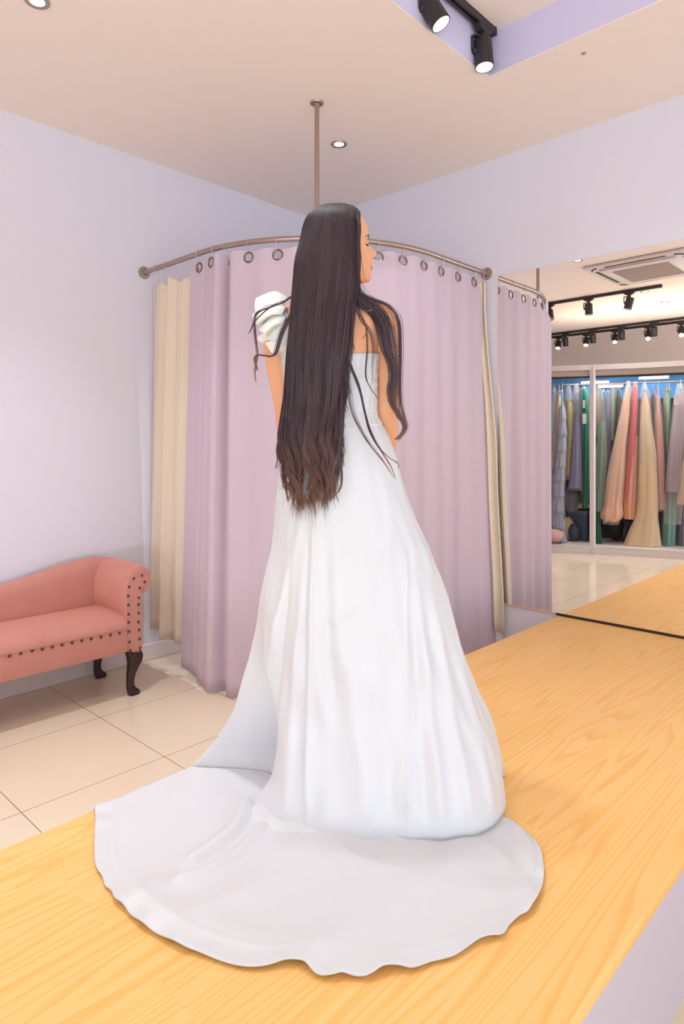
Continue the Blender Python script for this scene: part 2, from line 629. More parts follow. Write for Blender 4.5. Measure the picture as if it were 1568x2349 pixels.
def lil_point(s, k):
    se = s - 0.085 * k * sstep(0.95, S0, s)
    p, n = rail(se)
    zt = 2.452 - 0.010 * (1 - math.cos(2 * PI * (s - 0.612) / 0.17)) / 2 - 0.012 * sstep(0.6, 0.52, s)
    zb = 0.012 + 0.045 * sstep(0.95, S0, s) + 0.012 * math.sin(s * 5)
    q = p + n * (lil_off(s, k) - 0.004)
    if s > 2.5:
        q[1] = min(q[1], YW - 0.03)
    return np.array([*q, zt + (zb - zt) * k])


lc = thing('booth_curtain', (-2.5, 2.45, 0), 'long lavender curtain with metal eyelets hanging around the corner booth', 'curtain')
ks = np.concatenate([np.linspace(0, 0.06, 8), np.linspace(0.09, 1, 30)])
GZ = 2.411
ks2 = np.concatenate([np.linspace(0, 0.034, 34), np.linspace(0.045, 1, 32)])
ss = np.linspace(S0, S1, 860)
gp = [[lil_point(s, k) for s in ss] for k in ks2]
g = MB().grid(gp)
keep = []
for f in g.f:                                       # punch the eyelet holes
    c = np.mean([g.v[i] for i in f], axis=0)
    if c[2] > 2.37:
        sc = ss[f[0] % len(ss)]
        sg = min(GROM, key=lambda q: abs(q - sc))
        pc = lil_point(sg, (2.452 - GZ) / 2.44)
        if math.hypot(math.hypot(c[0] - pc[0], c[1] - pc[1]), c[2] - GZ) < 0.0245:
            continue
    keep.append(f)
g.f = keep
g.mi = [0] * len(keep)
cl = obj('cloth', g, M['lilac'], lc)
cl.modifiers.new('thick', 'SOLIDIFY').thickness = 0.002
for s in GROM:
    k = (2.452 - GZ) / 2.44
    a, b = lil_point(s - 0.01, k), lil_point(s + 0.01, k)
    t = (b - a)[:2]
    n = np.array([t[1], -t[0], 0.0])
    n /= np.linalg.norm(n)
    c = lil_point(s, k)
    c[2] = GZ
    gr = obj('eyelet', MB().torus(c, n, 0.0265, 0.0055), M['brass'], lc)
    hook(lc, s, GZ + 0.022)

# cream lining curtains behind it
ll = thing('lining_curtain', (-3.5, 2.19, 0.2), 'cream lining curtain at the sofa end of the lavender booth curtain', 'curtain')


def cream_l(u, k):
    sT = 0.115 + 0.46 * u
    sB = 0.035 + 0.50 * u
    s = sT + (sB - sT) * min(1, k * 1.25)
    p, n = rail(s)
    sag = 0.032 * math.sin(PI * min(1, max(0, (u - 0.07) / 0.27))) + 0.045 * math.sin(PI * min(1, max(0, (u - 0.36) / 0.5))) * (u > 0.36) + 0.03 * sstep(0.07, 0.0, u)
    zt = 2.425 - sag
    zb = 0.215 - 0.035 * sstep(0.25, 0.3, u) - 0.02 * sstep(0.7, 0.74, u)
    o = -0.028 + (0.008 + 0.012 * k) * math.sin(u * 21 + 0.5 * k) + 0.006 * math.sin(u * 47 + 2 + 2 * k) + 0.02 * math.exp(-((u - 0.36) / 0.035) ** 2)
    q = p + n * o
    q[0] = max(q[0], XL + 0.025)
    return np.array([*q, zt + (zb - zt) * k])


cl = obj('cloth', MB().grid([[cream_l(u, k) for u in np.linspace(0, 1, 130)] for k in ks]), M['cream'], ll)
cl.modifiers.new('thick', 'SOLIDIFY').thickness = 0.0015
hook(ll, 0.150, 2.418, 0.006)
hook(ll, 0.268, 2.418, 0.02)

lr = thing('lining_curtain', (-2.2, 3.66, 0.25), 'narrow strip of cream lining curtain between lavender curtain and wall mirror', 'curtain')


def cream_r(u, k):
    spread = 0.035 + 0.04 * sstep(0.05, 0.5, k) + 0.02 * k
    x = -2.243 + 0.055 * sstep(0.04, 0.55, k) + 0.045 * sstep(0.5, 1.0, k) + spread * (u - 0.3)
    y = 3.645 + 0.022 * math.sin(u * 9 + 1) + 0.02 * u + 0.006 * math.sin(u * 23)
    zt, zb = 2.43, 0.27 - 0.10 * u
    return np.array([x, min(y, YW - 0.012), zt + (zb - zt) * k])


cl = obj('cloth', MB().grid([[cream_r(u, k) for u in np.linspace(0, 1, 40)] for k in ks]), M['cream'], lr)
cl.modifiers.new('thick', 'SOLIDIFY').thickness = 0.0015
hook(lr, RL - 0.055, 2.42)

# tall mirror inside the booth, only its edge shows beside the cream lining
bm_ = thing('booth_mirror', (XL + 0.02, 2.6, 0.25), 'tall white framed mirror on the wall behind the cream lining curtain, only edge visible', 'mirror')
BY0, BY1, BZ0, BZ1 = 2.235, 2.86, 0.25, 2.405
obj('glass', MB().box((XL + 0.012, BY0 + 0.012, BZ0 + 0.02), (XL + 0.026, BY1 - 0.02, BZ1 - 0.02)), M['mirror'], bm_, smooth=False)
fr = MB()
for a, b in (((BY0, BZ0), (BY0 + 0.014, BZ1)), ((BY1 - 0.014, BZ0), (BY1, BZ1)), ((BY0 + .014, BZ0), (BY1 - .014, BZ0 + 0.02)), ((BY0 + .014, BZ1 - 0.02), (BY1 - .014, BZ1))):
    fr.box((XL + 0.002, a[0], a[1]), (XL + 0.034, b[0], b[1]))
obj('frame', fr, M['panel'], bm_, smooth=False)

# ------------------------------------------------------------------ chaise sofa
so = thing('chaise_sofa', (-3.53, 1.05, 0), 'salmon velvet chaise sofa with scroll arm and nail heads against the left wall', 'sofa')
SX0, SX1, SY0, SY1 = -3.765, -3.31, 0.64, 1.868
obj('seat_frame', MB().box((SX0 + .02, SY0, 0.252), (SX1, 1.80, 0.385), 0.012, 3), M['velvet'], so)
# seat pad: domed top with a soft front edge
P = []
for i, y in enumerate(np.linspace(SY0 + .01, 1.795, 40)):
    row = []
    for x, dz in ((SX0 + .05, 0.375), (SX0 + .05, 0.44), (SX0 + .09, 0.452), (-3.60, 0.462), (-3.50, 0.462), (-3.40, 0.452), (-3.345, 0.436), (-3.318, 0.413), (-3.306, 0.388), (-3.312, 0.374)):
        e = min(1, (y - SY0) / 0.05)
        row.append((x, y, 0.374 + (dz - 0.374) * (0.4 + 0.6 * math.sqrt(max(e, 0)))))
    P.append(row)
seat = obj('seat_pad', MB().loft(P, True), M['velvet'], so, autosmooth=80)
# back: falling curve, rounded top
by = [0.20, 0.45, 0.75, 1.0, 1.15, 1.27, 1.43, 1.60, 1.70, 1.78, 1.86]
bz = [0.47, 0.475, 0.50, 0.555, 0.60, 0.637, 0.668, 0.706, 0.719, 0.724, 0.722]
rings = []
for y in np.linspace(SY0, 1.84, 60):
    zt = interp(y, by, bz)
    sec = [(SX0, 0.30), (SX0, zt - 0.03), (SX0 + 0.012, zt - 0.010), (SX0 + 0.035, zt), (SX0 + 0.062, zt - 0.006), (SX0 + 0.082, zt - 0.028), (SX0 + 0.09, zt - 0.07 * min(1, (zt - .4) / .2)), (SX0 + 0.088, 0.44), (SX0 + 0.085, 0.30)]
    rings.append([(a, y, b) for a, b in sec])
obj('backrest', MB().loft(rings, True), M['velvet'], so, autosmooth=60)
# scroll arm, extruded front to back
arm = [(1.785, .40), (1.779, .45), (1.777, .52), (1.780, .585), (1.788, .63), (1.803, .672), (1.825, .70), (1.85, .712), (1.877, .711), (1.902, .699), (1.920, .678), (1.930, .648), (1.929, .615), (1.918, .585), (1.898, .566), (1.872, .556), (1.866, .50), (1.868, .254), (1.79, .254)]
armc = cr(arm, 70)
rings = []
for t in np.linspace(0, 1, 26):
    x = SX1 - 0.004 - t * (SX1 - 0.004 - SX0 - .01)
    e = min(t, 1 - t) / 0.045
    sh = 0.0 if e >= 1 else 0.016 * (1 - math.sqrt(1 - (1 - e) ** 2))
    cy, cz = 1.845, 0.55
    bulge = 0.022 * math.sin(PI * min(1, t * 1.15)) ** 0.7 if t < .87 else 0.0
    ring = []
    for y, z in armc:
        yy = y - bulge * (y < 1.80) * sstep(0.42, 0.55, z) * sstep(0.72, 0.6, z)
        zz = z + 0.010 * math.sin(PI * t) * (z > 0.6)
        ring.append((x, yy + (cy - yy) * sh * 3, zz + (cz - zz) * sh * 1.5 * (z > 0.56)))
    rings.append(ring)
obj('scroll_arm', MB().loft(rings, True), M['velvet'], so, autosmooth=75)
# front panel of the arm with piping
pan = [(1.792, .256), (1.789, .40), (1.790, .52), (1.793, .60), (1.805, .645), (1.828, .672), (1.858, .681), (1.886, .672), (1.900, .648), (1.896, .622), (1.880, .606), (1.866, .585), (1.864, .50), (1.866, .40), (1.868, .256)]
panc = [tuple(p) for p in cr(pan, 60)]
fp = MB().prism(panc, lambda p: (SX1 - 0.012, p[0], p[1]), lambda p: (SX1 + 0.004, p[0], p[1]))
pn = obj('arm_front_panel', fp, M['velvet'], so)
obj('piping', MB().tube([(SX1 + 0.003, y, z) for y, z in panc], 0.003, 6), M['velvet'], pn)
# nail heads
s5 = 560 / 1568.0
studs = [(912, 336), (928, 377), (858, 356), (897, 417), (829, 410), (823, 468), (891, 479), (825, 526), (889, 523), (826, 585), (890, 578), (827, 636), (888, 635), (827, 696), (893, 685), (831, 762), (895, 743), (835, 818), (898, 800),
         (770, 706), (711, 720), (650, 733), (587, 745), (526, 757), (464, 769), (400, 783), (337, 797), (274, 810), (208, 821), (135, 838), (62, 854)]
pts = [onax(x * s5, 1200 + y * s5, 0, SX1 + 0.004) for x, y in studs]
pts += [np.array([SX1 + 0.002, y, 0.376]) for y in np.arange(1.12, 0.66, -0.056)]
first = None
for p in pts:
    if first is None:
        first = obj('nail_head', MB().lathe([(0.0075, -0.002), (0.0078, 0.001), (0.006, 0.004), (0.003, 0.0058), (0.0006, 0.0062)], p, (1, 0, 0), n=12), M['stud'], so)
        p0 = p
    else:
        c = first.copy()
        COL.objects.link(c)
        c.parent = so
        c.location = Vector(p - p0)
        if p[2] < 0.38 and p[1] < 1.785:
            c.location.x -= 0.003


def cabriole(cx, cy, sy):
    prof = [(0.262, 0, .038), (0.245, .004, .041), (0.215, .014, .042), (0.185, .014, .037), (0.15, .004, .029), (0.115, -.008, .0225), (0.08, -.013, .0195), (0.055, -.012, .020), (0.04, -.006, .024), (0.028, .004, .030), (0.012, .010, .032), (0.0, .008, .027)]
    rings = []
    for z, dy, h in prof:
        hx = h * 0.72
        y = cy + sy * dy
        ring = []
        for a in np.linspace(0, 2 * PI, 16, endpoint=False):
            c, s = math.cos(a), math.sin(a)
            q = 0.35
            ring.append((cx + (abs(dy) * 0.3) + hx * abs(c) ** q * (1 if c > 0 else -1), y + h * abs(s) ** q * (1 if s > 0 else -1), z))
        rings.append(ring)
    return obj('leg', MB().loft(rings, True), M['darkwood'], so)


cabriole(-3.345, 1.830, 1)
cabriole(-3.735, 1.830, 1)
cabriole(-3.345, 0.69, -1)
cabriole(-3.735, 0.69, -1)

# ------------------------------------------------------------------ ceiling lamps


def downlight(p, label, watts=DOWN_W, cone=122):
    t = thing('downlight', p, label, 'ceiling light', 'recessed downlights')
    obj('trim_ring', MB().lathe([(0.031, 0.012), (0.031, -0.004), (0.048, -0.006), (0.050, -0.002), (0.050, 0.0)], p, n=28, cap=False), M['nickel'], t)
    obj('lamp', MB().lathe([(0.001, -0.001), (0.030, -0.001), (0.030, 0.006), (0.001, 0.006)], p, n=24), M['lamp_on'], t)
    d = bpy.data.lights.new('downlight_beam', 'SPOT')
    d.energy, d.spot_size, d.spot_blend, d.shadow_soft_size, d.color = watts, math.radians(cone), 1.0, 0.03, LAMP_COL
    o = bpy.data.objects.new('downlight_beam', d)
    COL.objects.link(o)
    o.parent = t
    o.location = (0, 0, -0.012)
    return t


downlight(onz(777, 330, ZC), 'recessed downlight right of the booth rail pole', 110, 98)
downlight(onz(85, 2, ZC), 'recessed downlight cut by the top left corner of the photo', 95, 92)
downlight(behind_mirror(1479, 669, ZC), 'recessed downlight beyond the end of the single track, seen in mirror, nearer air conditioner')
downlight(behind_mirror(1525, 693, ZC), 'recessed downlight above the double tracks, seen in mirror, lower of two')


def track(a, b, label):
    a, b = np.array(a, float), np.array(b, float)
    t = thing('light_track', (a + b) / 2, label, 'light track')
    d = (b - a) / np.linalg.norm(b - a)
    n = np.array([-d[1], d[0], 0])
    mb = MB()
    z0 = a[2]
    w, h = 0.0175, 0.034
    sec = [(-w, 0), (w, 0), (w, -h), (0.006, -h), (0.006, -h + 0.012), (-0.006, -h + 0.012), (-0.006, -h), (-w, -h)]
    mb.loft([[tuple(p + n * u + UP * v) for u, v in sec] for p in (a, b)], True)
    obj('track_bar', mb, M['black'], t, smooth=False)
    for p, e in ((a, -1), (b, 1)):
        mb = MB()
        q = p + d * 0.014 * e
        mb.loft([[tuple(r + n * u + UP * v) for u, v in ((-.019, 0), (.019, 0), (.019, -.036), (-.019, -.036))] for r in (p, q)], True)
        obj('end_cap', mb, M['black'], t, smooth=False)
    return t


def spotlight(p, along, axis, side, label, lit=True, group=None, watts=None, rad=0.045, ln=0.135):
    """p: underside of the track; along: track direction; axis: beam direction; side: which way the arm stands off"""
    p = np.array(p, float)
    t = thing('track_spotlight', p, label, 'spotlight', group)
    along = np.array([*along, 0.0]); along /= np.linalg.norm(along)
    sd = np.array([*side, 0.0]); sd /= np.linalg.norm(sd)
    ax = np.array(axis, float); ax /= np.linalg.norm(ax)
    n = np.array([-along[1], along[0], 0])
    mb = MB()
    mb.loft([[tuple(p + along * (u * L) + n * v * 0.0165 + UP * z) for u, v in ((-1, -1), (1, -1), (1, 1), (-1, 1))] for z, L in ((0.0, .06), (-0.012, .06), (-0.03, .03))], True)
    obj('adaptor', mb, M['black'], t, smooth=False)
    obj('swivel', MB().lathe([(0.018, -0.028), (0.018, -0.05), (0.012, -0.054)], p, n=16), M['black'], t)
    c = p + UP * (-0.118) - ax * 0.0                # pivot height: middle of the lamp body
    piv = c + sd * (rad + 0.012)
    arm = [p + UP * -0.047, p + UP * -0.047 + sd * (rad + 0.004), p + UP * -0.053 + sd * (rad + 0.013), piv]
    mb = MB()
    w = np.cross(sd, UP)
    rings = []
    for i, q in enumerate(arm):
        th = UP * 0.004 if i < 2 else (sd * 0.004 + UP * (0.003 if i == 2 else 0))
        rings.append([tuple(q + w * 0.011 + th), tuple(q - w * 0.011 + th), tuple(q - w * 0.011 - th), tuple(q + w * 0.011 - th)])
    mb.loft(rings, True)
    mb.lathe([(0.015, -0.004), (0.016, 0.006), (0.015, 0.014)], piv - sd * 0.006, -sd, n=14)
    obj('arm', mb, M['black'], t)
    top, bot = c - ax * ln * 0.42, c + ax * ln * 0.58
    body = [(0.001, 0.0), (rad - 0.006, 0.0), (rad - 0.002, 0.0025), (rad, 0.008), (rad, ln), (rad - 0.0035, ln + 0.001), (rad - 0.004, ln - 0.004)]
    obj('lamp_body', MB().lathe(body, top, ax, n=32, cap=False), M['black'], t)
    obj('reflector', MB().lathe([(rad - 0.004, ln), (rad - 0.006, ln - 0.03), (rad - 0.012, ln - 0.06)], top, ax, n=32, cap=False), M['reflector'], t)
    obj('lens', MB().lathe([(0.001, ln - 0.058), (rad - 0.013, ln - 0.058), (rad - 0.013, ln - 0.064), (0.001, ln - 0.064)], top, ax, n=28), M['lamp_on'] if lit else M['black'], t)
    if lit:
        d = bpy.data.lights.new('spot_beam', 'SPOT')
        d.energy, d.spot_size, d.spot_blend, d.shadow_soft_size, d.color = watts or SPOT_W, math.radians(100), 0.9, 0.03, LAMP_COL
        o = bpy.data.objects.new('spot_beam', d)
        COL.objects.link(o)
        o.parent = t
        o.location = Vector(bot + ax * 0.004 - p)
        o.rotation_euler = Vector(ax).to_track_quat('-Z', 'Y').to_euler()
    return t


ex = onz(1128, 74, TZ - 0.02)
TXT = ex[0]
track((TXT, ex[1] - 2.2, TZ), (TXT, ex[1], TZ), 'black light track inside the raised ceiling recess')
zt = TZ - 0.034
p1 = onz(1098, 68, zt)
spotlight((TXT, p1[1], zt), (0, 1), (0.10, -0.02, -1), (-0.55, -0.83), 'black spotlight at the end of the recess track, pointing straight down', group='lit spotlights on the recess track')
p2 = onz(1000, -45, zt)
spotlight((TXT, p2[1], zt), (0, 1), (0.50, 0.28, -1), (-0.55, -0.83), 'tilted black spotlight cut by the top edge, left of the recess track end', group='lit spotlights on the recess track')

# two fill spotlights added on the same track, unseen above the camera
for yy, ax in ((1.25, (0.16, -0.10, -1)), (0.75, (0.28, 0.22, -1))):
    spotlight((TXT, yy, zt), (0, 1), ax, (-0.55, -0.83), 'added black fill spotlight on the recess track, out of view, %s' % ('over the train' if yy > 1 else 'farthest from the mirror'), group='lit spotlights on the recess track', watts=44 if yy > 1 else 20)

# seen in the mirror: one track near the air conditioner, two tracks by the back wall
a, b = behind_mirror(1180, 708, ZC), behind_mirror(1513, 652, ZC)
ya = (a[1] + b[1]) / 2
track((a[0], ya, ZC), (b[0], ya, ZC), 'black single track seen in mirror below the air conditioner')
zu = ZC - 0.034
for px, ax, lb in ((1262, (0.25, 0.3, -1), 'unlit black spotlight half hidden by the mirrored lavender curtain'), (1349, (0.05, 0.0, -1), 'unlit black spotlight in the middle of the single track, seen in mirror'), (1440, (-0.22, 0.1, -1), 'unlit black spotlight nearest the end of the single track, seen in mirror')):
    q = behind_mirror(px, 700 - (px - 1262) * 0.17, zu)
    spotlight((q[0], ya, zu), (1, 0), ax, (-1, 0.2), lb, lit=False, group='unlit spotlights on the single track')
ORD = ['first', 'second', 'third', 'fourth', 'fifth']
for k, (yt, lab, pxs, lit) in enumerate(((-2.70, 'black rear track of the mirrored pair', (1297, 1360, 1426, 1500), False), (-2.98, 'black front track of the mirrored pair', (1281, 1345, 1411, 1487, 1563), True))):
    track((-6.0, yt, ZC), (-0.9, yt, ZC), ('black track of the mirrored pair nearer the gowns, carrying lit spotlights' if lit else 'black track of the mirrored pair farther from the gowns, carrying unlit spotlights'))
    for i, px in enumerate(pxs):
        d = ray(px, 740)
        tt = (2 * YW - yt) / d[1]
        x = d[0] * tt
        nm = ORD[i]
        spotlight((x, yt, zu), (1, 0), (-0.12, -0.35, -1) if not lit else (0.14, 0.62, -1), (-1, 0.1),
                  ('lit black spotlight with white rim, %s from the curtain on mirrored double track' % nm) if lit else ('unlit black spotlight, %s from the curtain, half behind its lit neighbour in mirror' % nm),
                  lit=lit, group='lit spotlights on the double track' if lit else 'unlit spotlights on the double track', watts=40)

# ------------------------------------------------------------------ ceiling cassette air conditioner
A0 = behind_mirror(1338, 611, ZC)
ac = thing('air_conditioner', (-2.35, 0.35, ZC), 'white square ceiling cassette air conditioner seen at the top of the mirror', 'air conditioner')
ax0, ax1, ay0, ay1 = -2.84, -1.86, -0.16, 0.84
obj('panel', MB().box((ax0, ay0, ZC - 0.03), (ax1, ay1, ZC - 0.001), 0.012, 3), M['panel'], ac)
obj('inner_panel', MB().box((ax0 + .12, ay0 + .12, ZC - 0.05), (ax1 - .12, ay1 - .12, ZC - 0.028), 0.02, 3), M['panel'], ac)
gr = MB().box((ax0 + .22, ay0 + .22, ZC - 0.054), (ax1 - .22, ay1 - .22, ZC - 0.049))
for k in range(24):
    y = ay0 + .23 + k * (ay1 - ay0 - .46) / 23
    gr.box((ax0 + .22, y - .004, ZC - 0.058), (ax1 - .22, y + .004, ZC - 0.053))
obj('intake_grille', gr, M['grille'], ac, smooth=False)
for a, b in (((ax0 + .2, ay0 + .05), (ax1 - .2, ay0 + .085)), ((ax0 + .2, ay1 - .085), (ax1 - .2, ay1 - .05)), ((ax0 + .05, ay0 + .2), (ax0 + .085, ay1 - .2)), ((ax1 - .085, ay0 + .2), (ax1 - .05, ay1 - .2))):
    obj('air_slot', MB().box((*a, ZC - 0.0325), (*b, ZC - 0.028)), M['slot'], ac, smooth=False)
for sx, sy in ((0, 0), (0, 1), (1, 0), (1, 1)):
    cx, cy = (ax0 + .13 if sx == 0 else ax1 - .13), (ay0 + .13 if sy == 0 else ay1 - .13)
    dx, dy = (-1 if sx == 0 else 1), (-1 if sy == 0 else 1)
    arcp = [(cx + dx * .075 * math.cos(w), cy + dy * .075 * math.sin(w), ZC - 0.031) for w in np.linspace(0.1, PI / 2 - .1, 8)]
    obj('corner_slot', MB().tube(arcp, 0.009, 6), M['slot'], ac)

# ------------------------------------------------------------------ gown wardrobe opposite the mirror
FX = [-4.4, -3.95, -3.883, -3.449, -3.005, -2.468, -1.8, -1.0]
FY = [-0.45, -0.56, -0.601, -0.824, -1.018, -1.182, -1.36, -1.52]


def fy(x, off=0.0):
    return interp(x, FX, FY) - off


def at_rack(px, py, off):
    """real point behind the wardrobe front (by off, along -Y) whose reflection is seen at (px, py)"""
    d = ray(px, py)
    lo, hi = 4.0, 14.0
    for _ in range(40):
        t = (lo + hi) / 2
        x, y = d[0] * t, 2 * YW - d[1] * t
        if y > fy(x, off): lo = t
        else: hi = t
    return np.array([x, y, CAM_H + d[2] * t])


wd = thing('wardrobe', (-2.6, -1.2, 0), 'white open fronted gown wardrobe with dividing post, seen in mirror', 'wardrobe')
xs = [-4.3, -3.883, -3.449, -3.005, -2.468, -1.8, -1.0]


def strip(o0, o1, z0, z1):
    mb = MB()
    mb.loft([[(x, fy(x, o0), z0), (x, fy(x, o1), z0), (x, fy(x, o1), z1), (x, fy(x, o0), z1)] for x in xs], True)
    return mb


obj('plinth', strip(0.0, 0.95, 0.0, 0.085), M['panel'], wd, smooth=False)
obj('shelf_board', strip(-0.01, 0.95, 0.085, 0.105), M['panel'], wd, smooth=False)
obj('top_beam', strip(-0.01, 0.95, 2.35, 2.415), M['panel'], wd, smooth=False)
obj('header_panel', strip(0.04, 0.08, 2.275, 2.35), M['grille'], wd, smooth=False)
obj('header_edge', strip(0.035, 0.085, 2.25, 2.275), M['slot'], wd, smooth=False)
obj('back_panel', strip(0.90, 0.94, 0.105, 2.02), material('dark_back_panel', lin(70, 66, 72), 0.7), wd, smooth=False)
obj('blue_transom', strip(0.90, 0.94, 2.02, 2.35), M['bluewall'], wd, smooth=False)
post = MB()
pp = at_rack(1358, 1200, 0.0)
post.box((pp[0] - 0.028, pp[1] - 0.05, 0.0), (pp[0] + 0.028, pp[1] + 0.012, 2.40), 0.003, 1)
obj('post', post, M['panel'], wd)
post = MB().box((-1.92, fy(-1.9, .05), 0.0), (-1.864, fy(-1.9, -.012), 2.40), 0.003, 1)
obj('post', post, M['panel'], wd)
obj('hanging_rail', MB().tube([(x, fy(x, 0.42), 2.20) for x in xs], 0.012, 10), M['nickel'], wd)
for (xa, ya, xb, yb), lb in (((1333, 879, 1394, 873), 'fluorescent tube crossing behind the wardrobe post'), ((1372, 887, 1427, 882), 'shorter fluorescent tube below and right of the wardrobe post'), ((1465, 868, 1532, 863), 'long fluorescent tube at the upper right over the gowns')):
    a, b = at_rack(xa, ya, 0.78), at_rack(xb, yb, 0.78)
    b[2] = a[2]
    t = thing('fluorescent_tube', a, lb + ', seen in mirror', 'light tube')
    obj('glowing_tube', MB().tube([a, b], 0.017, 10), M['tube_on'], t)
    obj('housing', MB().tube([a + (0, -0.05, 0.012), b + (0, -0.05, 0.012)], 0.025, 6), M['panel'], t)
_a = at_rack(1420, 890, 0.55)
area('gown_fill_light', (-2.75, -1.255, 2.31), (-2.78, -1.33, 0.5), 2.2, 0.05, 22, (0.95, 0.97, 1.0)).rotation_euler.z += 0  # area lamp added unseen behind the header to brighten the gown fronts
# fill lamp added above the wardrobe to brighten the ceiling, no real fitting
area('wardrobe_top_fill', (-2.6, -1.62, 2.43), (-2.6, -1.60, 3.2), 3.0, 0.45, 28, (1.0, 0.86, 0.68))

CM = {}


def cloth_mat(rgb, sparkle=False, rough=0.6):
    k = (rgb, sparkle)
    if k not in CM:
        d = tuple(int(c * 0.86) for c in rgb)
        m = material('gown_cloth_%d' % len(CM), lin(*rgb), 0.25 if sparkle else rough, sheen=0.2, noise=(140 if sparkle else 10, lin(*(min(255, int(c * 1.2) + 25) for c in rgb)) if sparkle else lin(*d), (1, 1, 1 if sparkle else .15)), bump=(150, 0.8, 0.01) if sparkle else (20, 0.25, 0.02, (1, 1, .15)))
        CM[k] = m
    return CM[k]


fdir = np.array([0.925, -0.38, 0])
fnrm = np.array([-0.38, -0.925, 0])


def gown_rings(rows, off, thick, folds, amp, grow=0.0, tiers=0, seed=0, n=44):
    r = random.Random(seed)
    ph = [r.uniform(0, 6.28) for _ in range(3)]
    ys = [a[0] for a in rows]
    rings = []
    for py in np.linspace(ys[0], ys[-1], 80 if tiers else 34):
        xl, xr = interp(py, ys, [a[1] for a in rows]) - grow, interp(py, ys, [a[2] for a in rows]) + grow
        A, B = at_rack(xl, py, off), at_rack(xr, py, off)
        c, w = (A + B) / 2, np.linalg.norm(B - A) / 2
        k = (py - ys[0]) / (ys[-1] - ys[0])
        dep = min(thick, 0.03 + w * 0.8)
        ring = []
        for t in np.linspace(0, 2 * PI, n, endpoint=False):
            f = amp * min(1, k * 1.6) * (0.6 * math.sin(folds * t + ph[0] + 0.6 * k) + 0.4 * math.sin((2 * folds + 1) * t + ph[1]))
            if tiers:
                u = (k * tiers) % 1.0
                f += 0.5 * u - 0.25 + 0.15 * math.sin(9 * t + ph[2] + int(k * tiers) * 2.1) * u
            q = c + fdir * (w * (1 + f * 0.35) * math.cos(t)) + fnrm * (dep * (1 + f) * math.sin(t))
            q[2] = max(q[2], 0.109)
            ring.append(q)
        rings.append(ring)
    return rings


GOWN_N = [0]


def gown(label, rgb, rows, off=0.42, thick=0.09, folds=6, amp=0.16, bag=None, sparkle=False, tiers=0, lower=None, tagp=None, name='gown', hanger=True):
    GOWN_N[0] += 1
    sd = GOWN_N[0]
    mid = (rows[0][1] + rows[0][2]) / 2
    top = at_rack(mid, rows[0][0], off)
    base = top.copy()
    base[2] = at_rack(mid, rows[-1][0], off)[2]
    t = thing(name, base, label, 'gown', 'gowns hanging in the wardrobe' if hanger else None)
    obj('dress', MB().loft(gown_rings(rows, off, thick, folds, amp, 0, tiers, sd)), cloth_mat(rgb, sparkle), t, autosmooth=70)
    if lower:
        obj('hem_layer', MB().loft(gown_rings(lower[1], off + 0.01, thick * 1.1, folds + 2, amp, 0, 0, sd + 50)), cloth_mat(lower[0], sparkle), t, autosmooth=70)
    if hanger:
        hz = 2.20
        mb = MB()
        q = np.array([top[0], fy(top[0], off), hz])
        zz = min(hz - 0.05, max(top[2] + 0.02, hz - 0.09))
        c = np.array([top[0], q[1], zz])
        mb.tube([q + UP * 0.012 + fnrm * 0.014, q + UP * 0.016, q - fnrm * 0.015 + UP * 0.004, q - UP * 0.02, c + UP * .01], 0.003, 5)
        w = 0.085 if top[2] < hz - .2 else 0.12
        mb2 = MB().tube([c - fnrm * w - UP * 0.03, c - fnrm * 0.05, c + UP * 0.005, c + fnrm * 0.05, c + fnrm * w - UP * 0.03], [0.006, 0.009, 0.011, 0.009, 0.006], 6)
        if 'hang' not in CM: CM['hang'] = material('hanger_wood', lin(214, 150, 92), 0.5)
        h = obj('hanger', mb2, CM['hang'], t)
        if top[2] < hz - .16:
            st = MB()
            for e in (-1, 1):
                st.tube([c + fnrm * e * w * .8 - UP * .02, c + fnrm * e * .05 - UP * (zz - top[2]) * .6, top + fnrm * e * .03 - UP * .02], .006, 5)
            obj('strap', st, cloth_mat(rgb, sparkle), t)
        obj('hanger_hook', mb, M['wire'], h)
    if bag is None and hanger and 'emerald' not in label:
        y0, y1 = rows[0][0], rows[-1][0]
        wr = [(a[2] - a[1]) / 2 for a in rows]
        bag = [(y0 - 10, mid - 4, mid + 4), (y0 + 10, mid - 9, mid + 9)]
        for f in (.35, .7, 1.02):
            y = y0 + (y1 - y0) * f
            l, r_ = interp(y, [a[0] for a in rows], [a[1] for a in rows]), interp(y, [a[0] for a in rows], [a[2] for a in rows])
            bag.append((y, l - 2, r_ + 2))
    if bag:
        obj('plastic_cover', MB().loft(gown_rings(bag, off - 0.02, thick * 1.15, 7, 0.22, 0, 0, sd + 90), cap=False), M['plastic'], t, autosmooth=70)
    if tagp:
        for x0, y0, x1, y1 in tagp:
            a, b = at_rack(x0, y0, off - thick - 0.05), at_rack(x1, y1, off - thick - 0.05)
            mb = MB()
            e = fnrm * 0.002
            q = [(a[0], a[1], a[2]), (b[0], b[1], a[2]), (b[0], b[1], b[2]), (a[0], a[1], b[2])]
            mb.loft([[np.array(p) - e for p in q], [np.array(p) + e for p in q]])
            obj('price_tag', mb, M['panel'], t, smooth=False)
    return t


